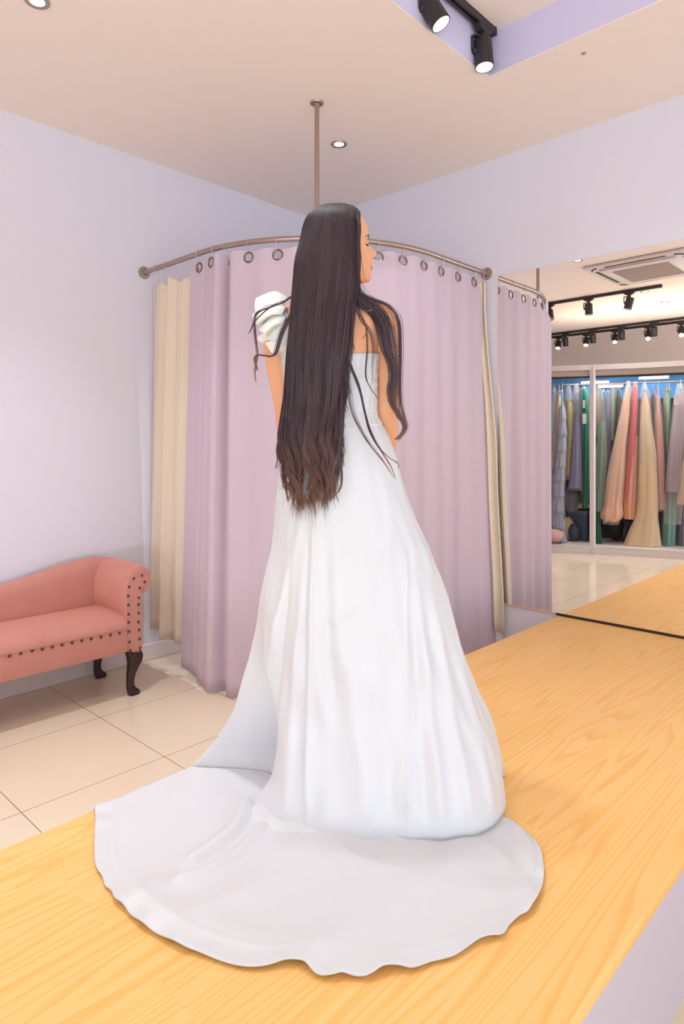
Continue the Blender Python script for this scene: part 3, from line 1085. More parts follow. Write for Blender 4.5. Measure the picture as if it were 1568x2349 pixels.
IM = ', seen in mirror'
gown('pale blue narrow gown, first by the mirrored curtain edge' + IM, (172, 198, 214), [(900, 1268, 1274), (930, 1264, 1278), (1120, 1258, 1274)], off=.36, thick=.10)
gown('cream yellow gown between pale blue and tiered grey gowns' + IM, (228, 198, 148), [(905, 1280, 1286), (940, 1275, 1288), (1010, 1268, 1284), (1080, 1264, 1276)], off=.34, thick=.10)
gown('grey blue gown with tiered ruffles and long trailing hem' + IM, (156, 164, 188), [(930, 1286, 1294), (950, 1282, 1298), (1000, 1278, 1301), (1060, 1275, 1297), (1120, 1268, 1294), (1180, 1266, 1292), (1245, 1268, 1300)], off=.26, thick=.12, tiers=9)
gown('clear covered yellow satin gown beside the tiered grey gown' + IM, (230, 206, 118), [(922, 1302, 1312), (940, 1300, 1316), (990, 1303, 1313), (1050, 1300, 1310), (1090, 1298, 1308)], off=.40, bag=[(885, 1300, 1308), (920, 1294, 1318), (1000, 1297, 1316), (1100, 1294, 1312)])
gown('indigo beaded gown under clear plastic, left of the emerald gown' + IM, (96, 92, 150), [(950, 1324, 1328), (970, 1320, 1330), (1030, 1313, 1334), (1118, 1305, 1337)], off=.36, sparkle=True, bag=[(880, 1318, 1326), (905, 1314, 1332), (1000, 1313, 1336), (1124, 1303, 1338)])
gown('dark slate skirt bunched below the indigo gown' + IM, (88, 92, 112), [(1112, 1305, 1334), (1135, 1295, 1334), (1155, 1297, 1328), (1172, 1304, 1322)], off=.55, thick=.12)
gown('teal blue narrow gown left of the emerald gown' + IM, (62, 108, 140), [(885, 1330, 1335), (920, 1327, 1338), (1060, 1328, 1340)], off=.5)
gown('emerald satin gown with white tags beside the wardrobe post' + IM, (6, 112, 84), [(886, 1337, 1342), (900, 1334, 1349), (935, 1334, 1352), (965, 1338, 1351), (1060, 1337, 1352), (1165, 1335, 1349)], off=.30, amp=.3, folds=8, tagp=[(1337, 918, 1342, 936), (1336, 949, 1345, 972)])
gown('grey taupe plastic covered gown just right of the wardrobe post' + IM, (180, 166, 154), [(890, 1370, 1376), (905, 1365, 1379), (1000, 1363, 1376)], off=.46)
gown('forest green gown in clear plastic with dark green train' + IM, (64, 118, 92), [(965, 1382, 1388), (990, 1370, 1390), (1060, 1364, 1392), (1172, 1360, 1384)], off=.32, thick=.11, lower=((16, 92, 58), [(1165, 1362, 1380), (1200, 1361, 1378), (1252, 1360, 1382)]), bag=[(895, 1380, 1386), (960, 1374, 1390), (1050, 1364, 1394), (1172, 1358, 1388)])
gown('lavender gown between forest green and peach gowns' + IM, (152, 142, 192), [(905, 1392, 1398), (920, 1389, 1402), (1070, 1390, 1400)], off=.50)
gown('mint green gown right of the lavender gown' + IM, (150, 190, 160), [(898, 1404, 1408), (912, 1401, 1411), (1010, 1400, 1408)], off=.48)
gown('dark brown gown behind the top of the peach gown' + IM, (66, 52, 52), [(895, 1415, 1421), (915, 1411, 1425), (1000, 1410, 1422)], off=.58)
gown('peach ballgown with puffed hem, widest on the left' + IM, (240, 186, 154), [(884, 1438, 1444), (905, 1431, 1445), (950, 1423, 1444), (1020, 1408, 1436), (1100, 1390, 1432), (1160, 1383, 1428), (1178, 1376, 1430), (1192, 1376, 1426), (1196, 1384, 1418)], off=.30, thick=.14)
gown('red beaded gown with gold sequin hem' + IM, (226, 44, 62), [(878, 1457, 1463), (895, 1449, 1463), (960, 1444, 1463), (1040, 1437, 1458), (1146, 1427, 1456)], off=.34, sparkle=True, lower=((206, 142, 108), [(1000, 1450, 1464), (1144, 1428, 1462), (1190, 1430, 1460)]), bag=[(876, 1452, 1463), (930, 1444, 1466), (1146, 1426, 1464)])
gown('champagne tulle gown with long spreading train' + IM, (228, 198, 158), [(900, 1476, 1482), (930, 1470, 1490), (965, 1468, 1493), (1040, 1465, 1505), (1150, 1462, 1510), (1185, 1458, 1508), (1220, 1442, 1512), (1258, 1428, 1516)], off=.30, thick=.13, bag=[(878, 1474, 1482), (900, 1468, 1490), (960, 1466, 1496), (1060, 1464, 1508)])
gown('dark plum gown behind champagne and pink gowns' + IM, (74, 46, 64), [(905, 1495, 1501), (920, 1491, 1505), (1000, 1490, 1504)], off=.62)
gown('pink satin gown right of the champagne gown' + IM, (228, 162, 154), [(915, 1505, 1513), (935, 1504, 1514), (960, 1500, 1518), (1060, 1503, 1525), (1168, 1508, 1526)], off=.36)
gown('sage green gown behind the mauve gown, left one' + IM, (166, 186, 142), [(900, 1526, 1532), (915, 1521, 1536), (1050, 1522, 1536)], off=.55)
gown('deep teal gown with sequined column hem under the mauve gown' + IM, (22, 122, 108), [(1030, 1528, 1542), (1200, 1519, 1549), (1240, 1518, 1548), (1256, 1516, 1546)], off=.46, sparkle=True)
gown('mauve gown in clear plastic at the right edge of photo' + IM, (166, 142, 156), [(900, 1556, 1566), (930, 1547, 1574), (1000, 1538, 1574), (1060, 1532, 1572), (1128, 1526, 1570)], off=.32, thick=.12, bag=[(880, 1552, 1566), (930, 1543, 1578), (1080, 1528, 1574), (1202, 1524, 1562)], tagp=[(1545, 907, 1557, 928)])
gown('navy gown low at the right edge behind mauve plastic' + IM, (46, 36, 92), [(1000, 1565, 1580), (1200, 1550, 1590), (1252, 1548, 1590)], off=.56)
gown('tan gown cut by the right edge of the photo' + IM, (218, 184, 142), [(1000, 1580, 1592), (1080, 1560, 1596), (1156, 1551, 1596)], off=.26)

# low things on the wardrobe floor
ZS = 0.105


def floor_pt(px, py, off):
    return at_rack(px, py, off)


a = floor_pt(1316, 1182, .62); b = floor_pt(1351, 1182, .62)
bx = thing('storage_box', ((a + b) / 2)[:2].tolist() + [ZS], 'dark blue storage box between tiered gown and wardrobe post' + IM, 'box')
mb = MB()
w = (b - a) / 2; c = (a + b) / 2
mb.box((c[0] - .13, c[1] - .12, ZS), (c[0] + .13, c[1] + .12, 0.50), 0.008, 2)
obj('body', mb, material('slate_blue_box', lin(70, 84, 104), 0.5), bx)
obj('lid', MB().box((c[0] - .137, c[1] - .127, 0.46), (c[0] + .137, c[1] + .127, 0.515), 0.006, 2), material('slate_blue_lid', lin(84, 98, 118), 0.5), bx)


def soft(name, label, px, py, off, sx, sz, rgb, seed, cat='fabric', rest=ZS, sparkle=False):
    p = floor_pt(px, py, off)
    r = random.Random(seed)
    ph = [r.uniform(0, 6) for _ in range(4)]
    rings = []
    for k in np.linspace(0.02, 0.98, 12):
        rad = math.sin(k * PI) ** 0.55
        ring = []
        for t in np.linspace(0, 2 * PI, 30, endpoint=False):
            f = 1 + 0.10 * math.sin(3 * t + ph[0] + 3 * k) + 0.06 * math.sin(7 * t + ph[1])
            ring.append((p[0] + sx * rad * f * math.cos(t), p[1] + min(sx, .13) * rad * f * math.sin(t), rest + sz * k))
        rings.append(ring)
    return tag(obj(name, MB().loft(rings), cloth_mat(rgb, sparkle), origin=(p[0], p[1], rest), autosmooth=70), label + IM, cat)


soft('folded_cloth', 'crumpled cream cloth lying on the dark blue storage box', 1334, 1180, .62, .11, .09, (222, 198, 162), 3, rest=0.516)
soft('cushion', 'cream cushion standing beside the tiered grey gown', 1303, 1200, .5, .085, .32, (226, 196, 158), 4, 'cushion')
soft('cushion', 'charcoal blue cushion leaning low behind the tiered grey gown', 1316, 1215, .42, .07, .24, (64, 72, 96), 5, 'cushion')
soft('bag', 'rose pink satin bag on the wardrobe floor by mirrored curtain', 1272, 1228, .16, .13, .19, (196, 148, 142), 6, 'bag', sparkle=True)
soft('bag', 'black and white bag below the red gown', 1412, 1222, .6, .12, .38, (44, 34, 38), 7, 'bag')
soft('folded_cloth', 'slate grey cloth heap left of the champagne train', 1433, 1222, .66, .12, .28, (110, 112, 140), 8)

# ------------------------------------------------------------------ the bride
D0 = 1.93
BASE = fwd * D0


def W(px, py, ly=0.0):
    d = D0 + ly
    return BASE + rgt * ((px - 784) / F_PX * d) + fwd * ly + UP * (CAM_H + (Y_HOR - py) / F_PX * d)


def Lc(lx, ly, z):
    return BASE + rgt * lx + fwd * ly + UP * z


PXM = D0 / F_PX                                     # metres per pixel at the figure
bx0 = BASE + rgt * 0.0
PORG = (bx0[0], bx0[1], ZP)

# torso outline: image row, left, right, half depth
TR = np.array([
    (640, 742, 802, .046), (655, 740, 800, .048), (672, 728, 816, .055), (682, 712, 836, .060), (692, 690, 864, .068), (702, 668, 884, .076),
    (715, 652, 895, .083), (735, 642, 898, .090), (760, 642, 892, .096), (800, 648, 870, .100), (840, 653, 859, .099), (900, 658, 859, .094),
    (950, 661, 858, .090), (1000, 655, 880, .099), (1050, 649, 899, .112), (1100, 646, 912, .120), (1150, 655, 900, .116), (1190, 690, 866, .095)])


def torso(py):
    return [float(np.interp(py, TR[:, 0], TR[:, i])) for i in (1, 2, 3)]


def sup(c, e):
    return math.copysign(abs(c) ** e, c)


body = MB()
rings = []
for py in np.concatenate([np.linspace(640, 760, 26), np.linspace(770, 1190, 40)]):
    L, R, dp = torso(py)
    z = CAM_H + (Y_HOR - py) * PXM
    cx, hw = ((L + R) / 2 - 784) * PXM, (R - L) / 2 * PXM
    ring = []
    for t in np.linspace(0, 2 * PI, 56, endpoint=False):
        y = dp * sup(math.sin(t), .85)
        if 700 < py < 960 and y < 0:               # shallow spine groove and shoulder blades
            k = math.sin(PI * (py - 700) / 260)
            x = math.cos(t)
            y += 0.012 * k * math.exp(-(x / .14) ** 2) - 0.008 * k * (py < 830) * math.exp(-((abs(x) - .5) / .25) ** 2)
        ring.append(Lc(cx + hw * sup(math.cos(t), .85), y, z))
    rings.append(ring)
body.loft(rings)
# neck
body.tube([W(772, 600, .012), W(770, 630, .012), W(768, 660, .004), W(768, 690, .0)], [.044, .044, .047, .055], 24)


def limb(pts, n=30, m=20):
    p = cr([(*W(a, b, c), r) for a, b, c, r in pts], n)
    body.tube(p[:, :3], p[:, 3], m)


limb([(866, 716, .0, .040), (880, 738, .0, .0435), (885, 775, -.004, .0405), (889, 820, -.008, .0355), (890, 865, -.010, .0335), (889, 910, -.008, .0315), (888, 945, .0, .0315), (889, 980, .03, .031), (889, 1015, .075, .0275), (882, 1050, .125, .023), (866, 1075, .155, .0195)])
limb([(664, 716, .0, .040), (645, 738, .0, .0435), (634, 775, -.002, .0405), (634, 818, -.004, .0355), (641, 862, -.006, .0335), (649, 908, -.004, .0315), (654, 943, .003, .0315), (657, 976, .03, .031), (661, 1018, .075, .0275), (672, 1052, .125, .023), (692, 1076, .155, .0195)])
# hands folded in front of the waist: palm, four fingers, thumb
for sd, wr, tip, ly in ((1, (866, 1075), (800, 1098), .160), (-1, (692, 1076), (760, 1104), .178)):
    p0, p1 = W(*wr, ly - .004), W(*tip, ly + .004)
    ax = (p1 - p0) / np.linalg.norm(p1 - p0)
    up = UP - ax * (UP @ ax); up /= np.linalg.norm(up)
    nn = np.cross(ax, up)
    rings = []
    for k, w, th in ((-.012, .020, .017), (.01, .026, .016), (.035, .036, .0145), (.06, .040, .013), (.082, .038, .011), (.09, .030, .008)):
        c = p0 + ax * k
        rings.append([c + up * w * sup(math.cos(t), .8) + nn * th * sup(math.sin(t), .8) for t in np.linspace(0, 2 * PI, 24, endpoint=False)])
    body.loft(rings)
    for off, ln in ((.029, .068), (.010, .077), (-.009, .072), (-.027, .056)):
        a = p0 + ax * .075 + up * off
        q = [a, a + ax * ln * .45 + up * off * .08 + nn * .003 * sd, a + ax * ln * .78 - fwd * .004, a + ax * ln - fwd * .013]
        body.tube(cr(q, 14), list(np.linspace(.0088, .0066, 14)), 12)
    a = p0 + ax * .018 + up * .026
    q = [a, a + ax * .022 + up * .018 + fwd * .006, a + ax * .05 + up * .020 + fwd * .010, a + ax * .070 + up * .014 + fwd * .008]
    body.tube(cr(q, 14), list(np.linspace(.0125, .0075, 14)), 12)
# legs under the skirt
for s in (-1, 1):
    x = lambda px: 778 + s * px
    limb([(x(44), 1120, .0, .078), (x(44), 1220, .0, .080), (x(42), 1330, .005, .066), (x(38), 1430, .008, .052), (x(38), 1500, -.004, .050), (x(36), 1580, -.006, .046), (x(34), 1680, .0, .033), (x(34), 1752, .004, .029)], 34)
    p = W(x(34), 1758, .004)
    f = [(p[0], p[1], ZP + .045), tuple(p * (1, 1, 0) + fwd * .05 + UP * (ZP + .038)), tuple(p * (1, 1, 0) + fwd * .11 + UP * (ZP + .024)), tuple(p * (1, 1, 0) + fwd * .165 + UP * (ZP + .014))]
    f = [tuple(p * (1, 1, 0) - fwd * .045 + UP * (ZP + .03))] + f
    body.tube(cr(f, 18), list(np.interp(np.linspace(0, 1, 18), (0, .25, .6, .9, 1), (.026, .036, .030, .020, .010))), 18)

# head: horizontal rings from the profile; faces right and slightly away
HY, HA = 0.020, math.radians(13)
HS = (D0 + HY) / F_PX
hf = rgt * math.cos(HA) + fwd * math.sin(HA)        # where the face looks
hs = rgt * math.sin(HA) - fwd * math.cos(HA)        # the cheek nearer the camera
HC = 772
prof = np.array([(481, 790), (485, 806), (490, 817), (497, 826), (504, 833), (511.5, 837.7), (522.6, 841.5), (535, 843), (541, 843.3), (548, 842.6), (553, 845.5), (558.4, 849.4), (567, 857.2), (574.6, 863.2), (578, 864.6), (582, 863.2), (586, 858.5), (588.5, 855.4), (591.6, 853.5), (596.7, 854.3), (599.5, 855.8), (602.5, 853.6), (604.6, 850.7), (607, 852.6), (610, 854.4), (614.6, 854.3), (618, 852), (622, 849.6), (625, 850.2), (629, 851.6), (633.5, 851.8), (637, 850.8), (641, 848.2), (644.4, 841), (646.5, 830)])
basef = np.array([(481, 790), (485, 806), (490, 817), (497, 826), (504, 833), (511.5, 837.7), (522.6, 841.5), (535, 843), (541, 842.5), (548, 840.5), (560, 841), (575, 843.5), (590, 848), (600, 851), (605, 850), (615, 850.5), (622, 847.5), (630, 849), (637, 847.5), (641, 845), (644.4, 838), (646.5, 828)])
backf = np.array([(481, 755), (485, 738), (490, 725), (500, 713), (520, 706), (545, 703), (570, 705), (595, 708), (615, 720), (630, 731), (646.5, 742)])
wid = np.array([(481, .016), (485, .034), (490, .046), (500, .060), (520, .073), (545, .0745), (570, .0725), (590, .068), (605, .062), (620, .054), (632, .046), (640, .038), (644.4, .030), (646.5, .022)])
sig = np.array([(540, .007), (552, .0065), (566, .008), (578, .0105), (586, .0105), (592, .009), (598, .014), (606, .017), (616, .016), (626, .014), (640, .015)])
ip = lambda y, T: float(np.interp(y, T[:, 0], T[:, 1]))
HO = W(HC, 560, HY)


def head_pt(py, t):
    f0 = (ip(py, basef) - HC) * HS / math.cos(HA)
    fb = (HC - ip(py, backf)) * HS
    w = ip(py, wid)
    c, s = math.cos(t), math.sin(t)
    if c > 0:
        f = f0 * c ** (0.80 if py > 560 else 0.9)
    else:
        f = -fb * abs(c) ** 0.9
    b = w * sup(s, 0.9)
    if c > 0:
        f += (ip(py, prof) - ip(py, basef)) * HS / math.cos(HA) * math.exp(-(b / ip(py, sig)) ** 2)
        for q in (-1, 1):
            f += .0075 * math.exp(-((b - q * .0135) / .0062) ** 2 - ((py - 583) / 5.5) ** 2)        # wings of the nose
            f -= .0085 * math.exp(-((b - q * .031) / .012) ** 2 - ((py - 561) / 8) ** 2)            # eye sockets
            f += .0030 * math.exp(-((b - q * .030) / .011) ** 2 - ((py - 558) / 5) ** 2)            # lids
            f += .0030 * math.exp(-((b - q * .030) / .016) ** 2 - ((py - 546) / 5) ** 2)            # brow ridge
            f += .0040 * math.exp(-((b - q * .040) / .018) ** 2 - ((py - 590) / 14) ** 2)           # cheek
            f -= .0030 * math.exp(-((b - q * .026) / .005) ** 2 - ((py - 612) / 5) ** 2)            # mouth corner
    return HO + hf * f + hs * b + UP * ((560 - py) * HS)


us = np.linspace(-1, 1, 130)[:-1]
rings = [[head_pt(py, math.copysign(PI * abs(u) ** 1.5, u)) for u in us] for py in np.concatenate([np.linspace(481, 540, 34), np.linspace(542, 646.5, 100)])]
body.loft(rings)
# near ear and far ear, under the hair
for q in (-1, 1):
    c = HO + hs * q * .073 + hf * (-.002) + UP * (-.012)
    rings = [[c + hs * q * dz + hf * (.017 * r * math.cos(t) - .004 * math.sin(t)) + UP * (.030 * r * math.sin(t)) for t in np.linspace(0, 2 * PI, 20, endpoint=False)] for dz, r in ((-.008, .7), (.002, .95), (.008, 1.0), (.012, .85))]
    body.loft(rings)

tmp = obj('temp_body', body, M['skin'])
rm = tmp.modifiers.new('remesh', 'REMESH')
rm.mode = 'VOXEL'
rm.voxel_size = 0.0026
sm = tmp.modifiers.new('smooth', 'SMOOTH')
sm.factor, sm.iterations = 0.5, 3
dg = bpy.context.evaluated_depsgraph_get()
me = bpy.data.meshes.new_from_object(tmp.evaluated_get(dg))
bpy.data.objects.remove(tmp)
me.materials.clear()
me.materials.append(M['skin']); me.materials.append(M['lip'])
n = len(me.vertices)
co = np.empty(n * 3); me.vertices.foreach_get('co', co); co = co.reshape(-1, 3)
ctr = np.empty(len(me.polygons) * 3); me.polygons.foreach_get('center', ctr); ctr = ctr.reshape(-1, 3) - HO
fz = 560 - ctr[:, 2] / HS
fb_ = np.abs(ctr @ hs)
ff_ = ctr @ hf
q = np.clip(fb_ / .0245, 0, 1)
line = 604.6 + 8.0 * q
mi = ((ff_ > .045) & (fb_ < .0245) & (fz > line - 5.6 * (1 - q ** 2)) & (fz < line + 12.5 * (1 - q ** 1.6))).astype(np.int32)
me.polygons.foreach_set('material_index', mi)
me.vertices.foreach_set('co', (co - np.array(PORG)).ravel())
me.polygons.foreach_set('use_smooth', np.ones(len(me.polygons), bool))
me.update()
person = bpy.data.objects.new('person', me)
COL.objects.link(person)
person.location = PORG
ORG['person'] = np.array(PORG)
tag(person, 'woman with very long dark hair in a white one-shoulder gown, back turned, looking right', 'person')

# eyes, lashes, brows
for qd in (1, -1):
    def fs(b, py, lift=0.0):
        """point on the face surface at lateral b, row py"""
        lo, hi = 0.0, PI / 2
        for _ in range(30):
            m_ = (lo + hi) / 2
            p = head_pt(py, m_) - HO
            if p @ hs < b: lo = m_
            else: hi = m_
        p = head_pt(py, lo)
        if qd < 0:
            p = p - hs * 2 * ((p - HO) @ hs)
        return p + hf * lift + hs * qd * lift * .5
    eb = [fs(b, y, .0012) for b, y in ((.016, 563.5), (.022, 561.8), (.030, 561.6), (.038, 564), (.045, 568.0))]
    mb = MB()
    lower = [fs(b, y, .0012) for b, y in ((.016, 564.2), (.022, 565.8), (.030, 567.2), (.038, 568), (.045, 568.6))]
    mb.grid([cr(eb, 14), cr(lower, 14)])
    ey = obj('eye', mb, material('eye_white', lin(226, 214, 208), 0.2) if qd == 1 else bpy.data.materials['eye_white'], person)
    pc = fs(.028, 564.2, .002)
    obj('iris', MB().lathe([(.0005, .0008), (.0035, .0005), (.0042, 0)], pc, hf, n=14), M['eye'], ey)
    mb = MB()
    c = cr(eb, 16)
    mb.tube(c, list(np.interp(np.linspace(0, 1, 16), (0, .6, 1), (.0007, .0014, .0010))), 6)
    for k in range(2, 16):
        d = hf * .006 + hs * qd * (.002 + .0045 * k / 16) - UP * .0035
        mb.tube([c[k], c[k] + d * .6 - UP * .0008, c[k] + d + UP * .001], [.0006, .0004, .0001], 4)
    obj('eyelashes', mb, M['lash'], person)
    bl = cr([fs(b, y, .0012) for b, y in ((.008, 546.5), (.016, 543.0), (.026, 541.8), (.037, 544.0), (.050, 550.5))], 20)
    mb = MB()
    rad = np.interp(np.linspace(0, 1, 20), (0, .15, .6, 1), (.0012, .0030, .0026, .0005))
    mb.loft([[p + UP * r * math.cos(t) + hf * r * .35 * math.sin(t) for t in np.linspace(0, 2 * PI, 8, endpoint=False)] for p, r in zip(bl, rad)])
    obj('eyebrow', mb, M['brow'], person)

# ---------------- gown: bodice, skirt, train, shoulder ruffle
mb = MB()
NB, NV = 150, 110
P = []
for i in range(NV):
    v = i / (NV - 1)
    row = []
    for t in np.linspace(0, 2 * PI, NB, endpoint=False):
        c = math.cos(t)
        top = interp(c, (-1, -.75, -.5, -.25, 0, .3, .8, 1), (712, 735, 775, 812, 826, 823, 818, 815))
        py = top + (1004 - top) * v
        L, R, dp = torso(py)
        dp += .004
        z = CAM_H + (Y_HOR - py) * PXM
        cx, hw = ((L + R) / 2 - 784) * PXM, (R - L) / 2 * PXM
        ph = (py - 815) / 21.0 + 0.55 * c + 0.35 * math.sin(2 * t + .5) + .2 * math.sin(5 * t)
        saw = ph % 1.0
        pl_ = .0038 * (saw ** 1.3 if saw < .86 else (1 - saw) / .14 * .82)
        amp = sstep(0, .06, v) * (1 - .5 * sstep(.85, 1, v))
        e = .0065 + (pl_ + .0012 * math.sin(31 * t + 9 * v)) * amp - .003 * (i == 0)
        row.append(Lc(cx + (hw + e) * sup(c, .85), (dp + e) * sup(math.sin(t), .85), z))
    P.append(row)
mb.grid(P, wrap=True)
gown_o = obj('wedding_gown', mb, M['satin'], person, autosmooth=60)
gown_o.modifiers.new('thick', 'SOLIDIFY').thickness = 0.002
gown_o.modifiers['thick'].offset = 1

SK = np.array([  # image row at the axis, left, right
    (955, 665, 860), (968, 661, 869), (985, 655, 883), (1000, 651, 890), (1050, 645, 908), (1100, 642, 920), (1150, 634, 936), (1200, 631, 956), (1250, 626, 980), (1310, 610, 1003),
    (1360, 599, 1019), (1430, 588, 1037), (1510, 571, 1061), (1590, 549, 1086), (1640, 533, 1109), (1680, 512, 1121), (1720, 490, 1129), (1745, 472, 1133), (1770, 449, 1137), (1797, 426, 1140)])
SD = 1.95
bot = np.array([  # angle, lx, ly
    (20, .40, .17), (9, .452, .105), (5, .487, .068), (1, .452, .03), (-10, .452, -.06), (-25, .440, -.135), (-40, .405, -.195), (-58, .350, -.250), (-76, .237, -.276), (-95, .105, -.274), (-115, -.04, -.258),
    (-131, -.13, -.228), (-142, -.198, -.200), (-152, -.250, -.128), (-160, -.245, -.070), (-169, -.222, .055), (-177, -.33, .088), (-184, -.464, .112), (-191, -.43, .16), (-210, -.30, .24), (-255, -.02, .28), (-300, .25, .25), (-340, .40, .17)])
ba = -bot[:, 0]
NT, NZ = 420, 120
angs = np.linspace(0, 360, NT, endpoint=False)
fine = cr(bot[:, 1:], 1400)
fa = np.interp(np.linspace(0, len(bot) - 1, 1400), np.arange(len(bot)), ba)
bx = np.interp(np.where(angs > ba[-1], angs - 360, angs), fa, fine[:, 0])
by_ = np.interp(np.where(angs > ba[-1], angs - 360, angs), fa, fine[:, 1])
XB0, XB1 = -.464, .452
folds = [((716, 1190, 706, 1770), 8, .010), ((690, 1180, 560, 1770), 16, .018), ((700, 1240, 652, 1870), 14, .012), ((676, 1200, 615, 1800), 9, -.008), ((931, 1190, 936, 1860), 4.5, .006),
         ((944, 1220, 1012, 1880), 15, .012), ((962, 1190, 1076, 1860), 14, .012), ((978, 1180, 1124, 1800), 12, .010), ((938, 1240, 975, 1880), 13, -.007), ((745, 1280, 772, 1860), 24, -.008), ((800, 1400, 834, 1860), 30, .006), ((886, 1480, 896, 1860), 28, -.011), ((640, 1250, 588, 1600), 9, .008)]
DRP = cr([(894, 1215), (888, 1262), (872, 1312), (840, 1360), (805, 1398), (768, 1428)], 40)
P = []
hs_ = list(np.linspace(1.0, 0.16, 80)) + list(np.linspace(0.155, 0.02, 34)) + [.012, .006, .003]
zt = CAM_H + (Y_HOR - 955) / F_PX * SD
for h in hs_:
    z = ZP + h * (zt - ZP) if h > .16 else ZP + (h / .16) * .16 * (zt - ZP)
    py = Y_HOR + (CAM_H - z) * F_PX / SD
    Lx = (float(np.interp(py, SK[:, 0], SK[:, 1])) - 784) / F_PX * SD
    Rx = (float(np.interp(py, SK[:, 0], SK[:, 2])) - 784) / F_PX * SD
    cx, hw = (Lx + Rx) / 2, (Rx - Lx) / 2
    bb = interp(py, (955, 985, 1050, 1100, 1200, 1400, 1600, 1740), (.093, .106, .130, .142, .160, .190, .212, .222))
    bf = interp(py, (955, 985, 1050, 1100, 1200, 1400, 1600, 1740), (.090, .104, .124, .134, .16, .20, .235, .25))
    hh = z - ZP
    wx = sstep(.62, .04, hh)
    wy = sstep(.30, .03, hh)
    fa_ = sstep(.98, .35, hh / (zt - ZP))
    row = []
    for k in range(NT):
        t = -math.radians(angs[k])
        deg = -angs[k]
        c, s = math.cos(t), math.sin(t)
        bxn = (bx[k] - (XB0 + XB1) / 2) / ((XB1 - XB0) / 2)
        x = cx + hw * ((1 - wx) * sup(c, .9) + wx * bxn)
        y0 = (bb if s < 0 else bf) * sup(s, .85)
        y = (1 - wy) * y0 + wy * by_[k]
        d = 0.0
        vx = 784 + x * F_PX / (D0 + y)
        vy = Y_HOR + (CAM_H - z) * F_PX / (D0 + y)
        if s < 0.25:
            back = sstep(0.25, -0.1, s)
            for (xa, ya, xb, yb), w0, am in folds:
                tt = (vy - ya) / (yb - ya)
                if tt > -.1:
                    xl = xa + (xb - xa) * tt
                    d += am * back * math.exp(-((vx - xl) / (w0 * (.55 + .45 * min(1, tt)))) ** 2) * sstep(-.1, .45, tt)
            if 740 < vx < 930 and 1190 < vy < 1470:
                dd = np.min(np.hypot(DRP[:, 0] - vx, DRP[:, 1] - vy))
                d += .010 * math.exp(-(dd / 12) ** 2)
                dd = np.min(np.hypot(DRP[:, 0] - 14 - vx, DRP[:, 1] + 20 - vy))
                d -= .009 * math.exp(-(dd / 15) ** 2)
        d += .0035 * math.sin(deg * .31 + 9 * z) * math.sin(deg * .13 - 14 * z + 1) * (.3 + fa_)
        # side pleats from the hip seam
        d += .006 * math.sin(math.radians(deg * 13)) * math.exp(-((z - 1.27) / .06) ** 2) * (1 if deg < -110 else .3)
        d *= (1 - .75 * sstep(.10, .03, hh))
        if h <= .012:
            tk = (.012 - h) / .009
            cxx, cyy = cx + .05, .0
            kx = 1 - .06 * tk
            if -150 < deg < -15:
                y = y + .035 * tk
        elen = math.hypot(c, s)
        x += d * c * .55
        y += d * s
        row.append(Lc(x, y, max(z, ZP + .003)))
    P.append(row)
sk = obj('skirt', MB().grid(P, wrap=True), M['satin'], gown_o, autosmooth=75)

# train lying on the platform
out_px = [(441, 1763), (400, 1781), (340, 1806), (285, 1828), (240, 1846), (226, 1853), (219, 1880), (217, 1910), (216, 1950), (219, 1990), (233, 2012), (240, 2034), (255, 2048), (262, 2068), (282, 2084), (300, 2104), (330, 2130), (375, 2156), (420, 2180), (460, 2192), (500, 2207), (545, 2220), (585, 2224), (620, 2221), (650, 2214), (672, 2213), (695, 2219), (715, 2235), (738, 2246), (765, 2247), (785, 2241), (810, 2245), (835, 2247), (855, 2243), (880, 2232), (915, 2227), (945, 2228), (985, 2212), (1010, 2206), (1040, 2198), (1070, 2180), (1095, 2164), (1120, 2156), (1145, 2153), (1158, 2143), (1168, 2125), (1190, 2110), (1212, 2098), (1232, 2068), (1244, 2035), (1246, 2000), (1243, 1968), (1236, 1948), (1215, 1925), (1190, 1908), (1172, 1898), (1162, 1888), (1152, 1878)]
NU, NVV = 330, 90
outer = np.array([onz(x, y, ZP + .004) for x, y in out_px])[:, :2]
for i in range(6):                                  # the left side hangs over the platform's edge
    outer[i, 0] -= [.03, .06, .075, .08, .07, .03][i]
    if i < 1: outer[i, 1] += .01
oc = cr(outer, 2200)
ol = np.r_[0, np.cumsum(np.hypot(*np.diff(oc, axis=0).T))]
ol /= ol[-1]
inn = np.array([Lc(x, y, 0)[:2] for x, y in ((-.47, .10), (-.33, .085), (-.22, .06), (-.20, -.02), (-.21, -.10), (-.17, -.17), (-.10, -.20), (.0, -.215), (.105, -.225), (.237, -.225), (.33, -.205), (.385, -.165), (.42, -.12))])
ic = cr(inn, 1200)
kin = np.interp(np.linspace(0, 12, 1200), (0, 1, 2, 3, 4, 5, 6, 7, 8, 9, 10, 11, 12), (0, .075, .16, .22, .29, .36, .43, .5, .57, .66, .76, .88, 1))
P = []
ridges = [((563, 1854), (540, 1905), (490, 1950), (440, 1985), .020, .020), ((600, 1905), (545, 1965), (480, 2005), (415, 2030), .014, .014), ((420, 2045), (330, 2045), (360, 2100), (430, 2140), .006, .03),
          ((1175, 1895), (1195, 1950), (1215, 1990), (1235, 2010), .010, .018), ((1130, 1960), (1170, 2010), (1200, 2060), (1215, 2085), .010, .025), ((1050, 1990), (1090, 2040), (1130, 2050), (1180, 2060), .006, .03),
          ((700, 1940), (640, 2010), (560, 2060), (470, 2090), .007, .035), ((330, 2060), (450, 2115), (600, 2160), (760, 2170), .006, .035), ((900, 1950), (905, 2060), (890, 2150), (880, 2230), .004, .04), ((740, 2150), (725, 2190), (712, 2215), (704, 2230), .007, .02)]
rl_ = []
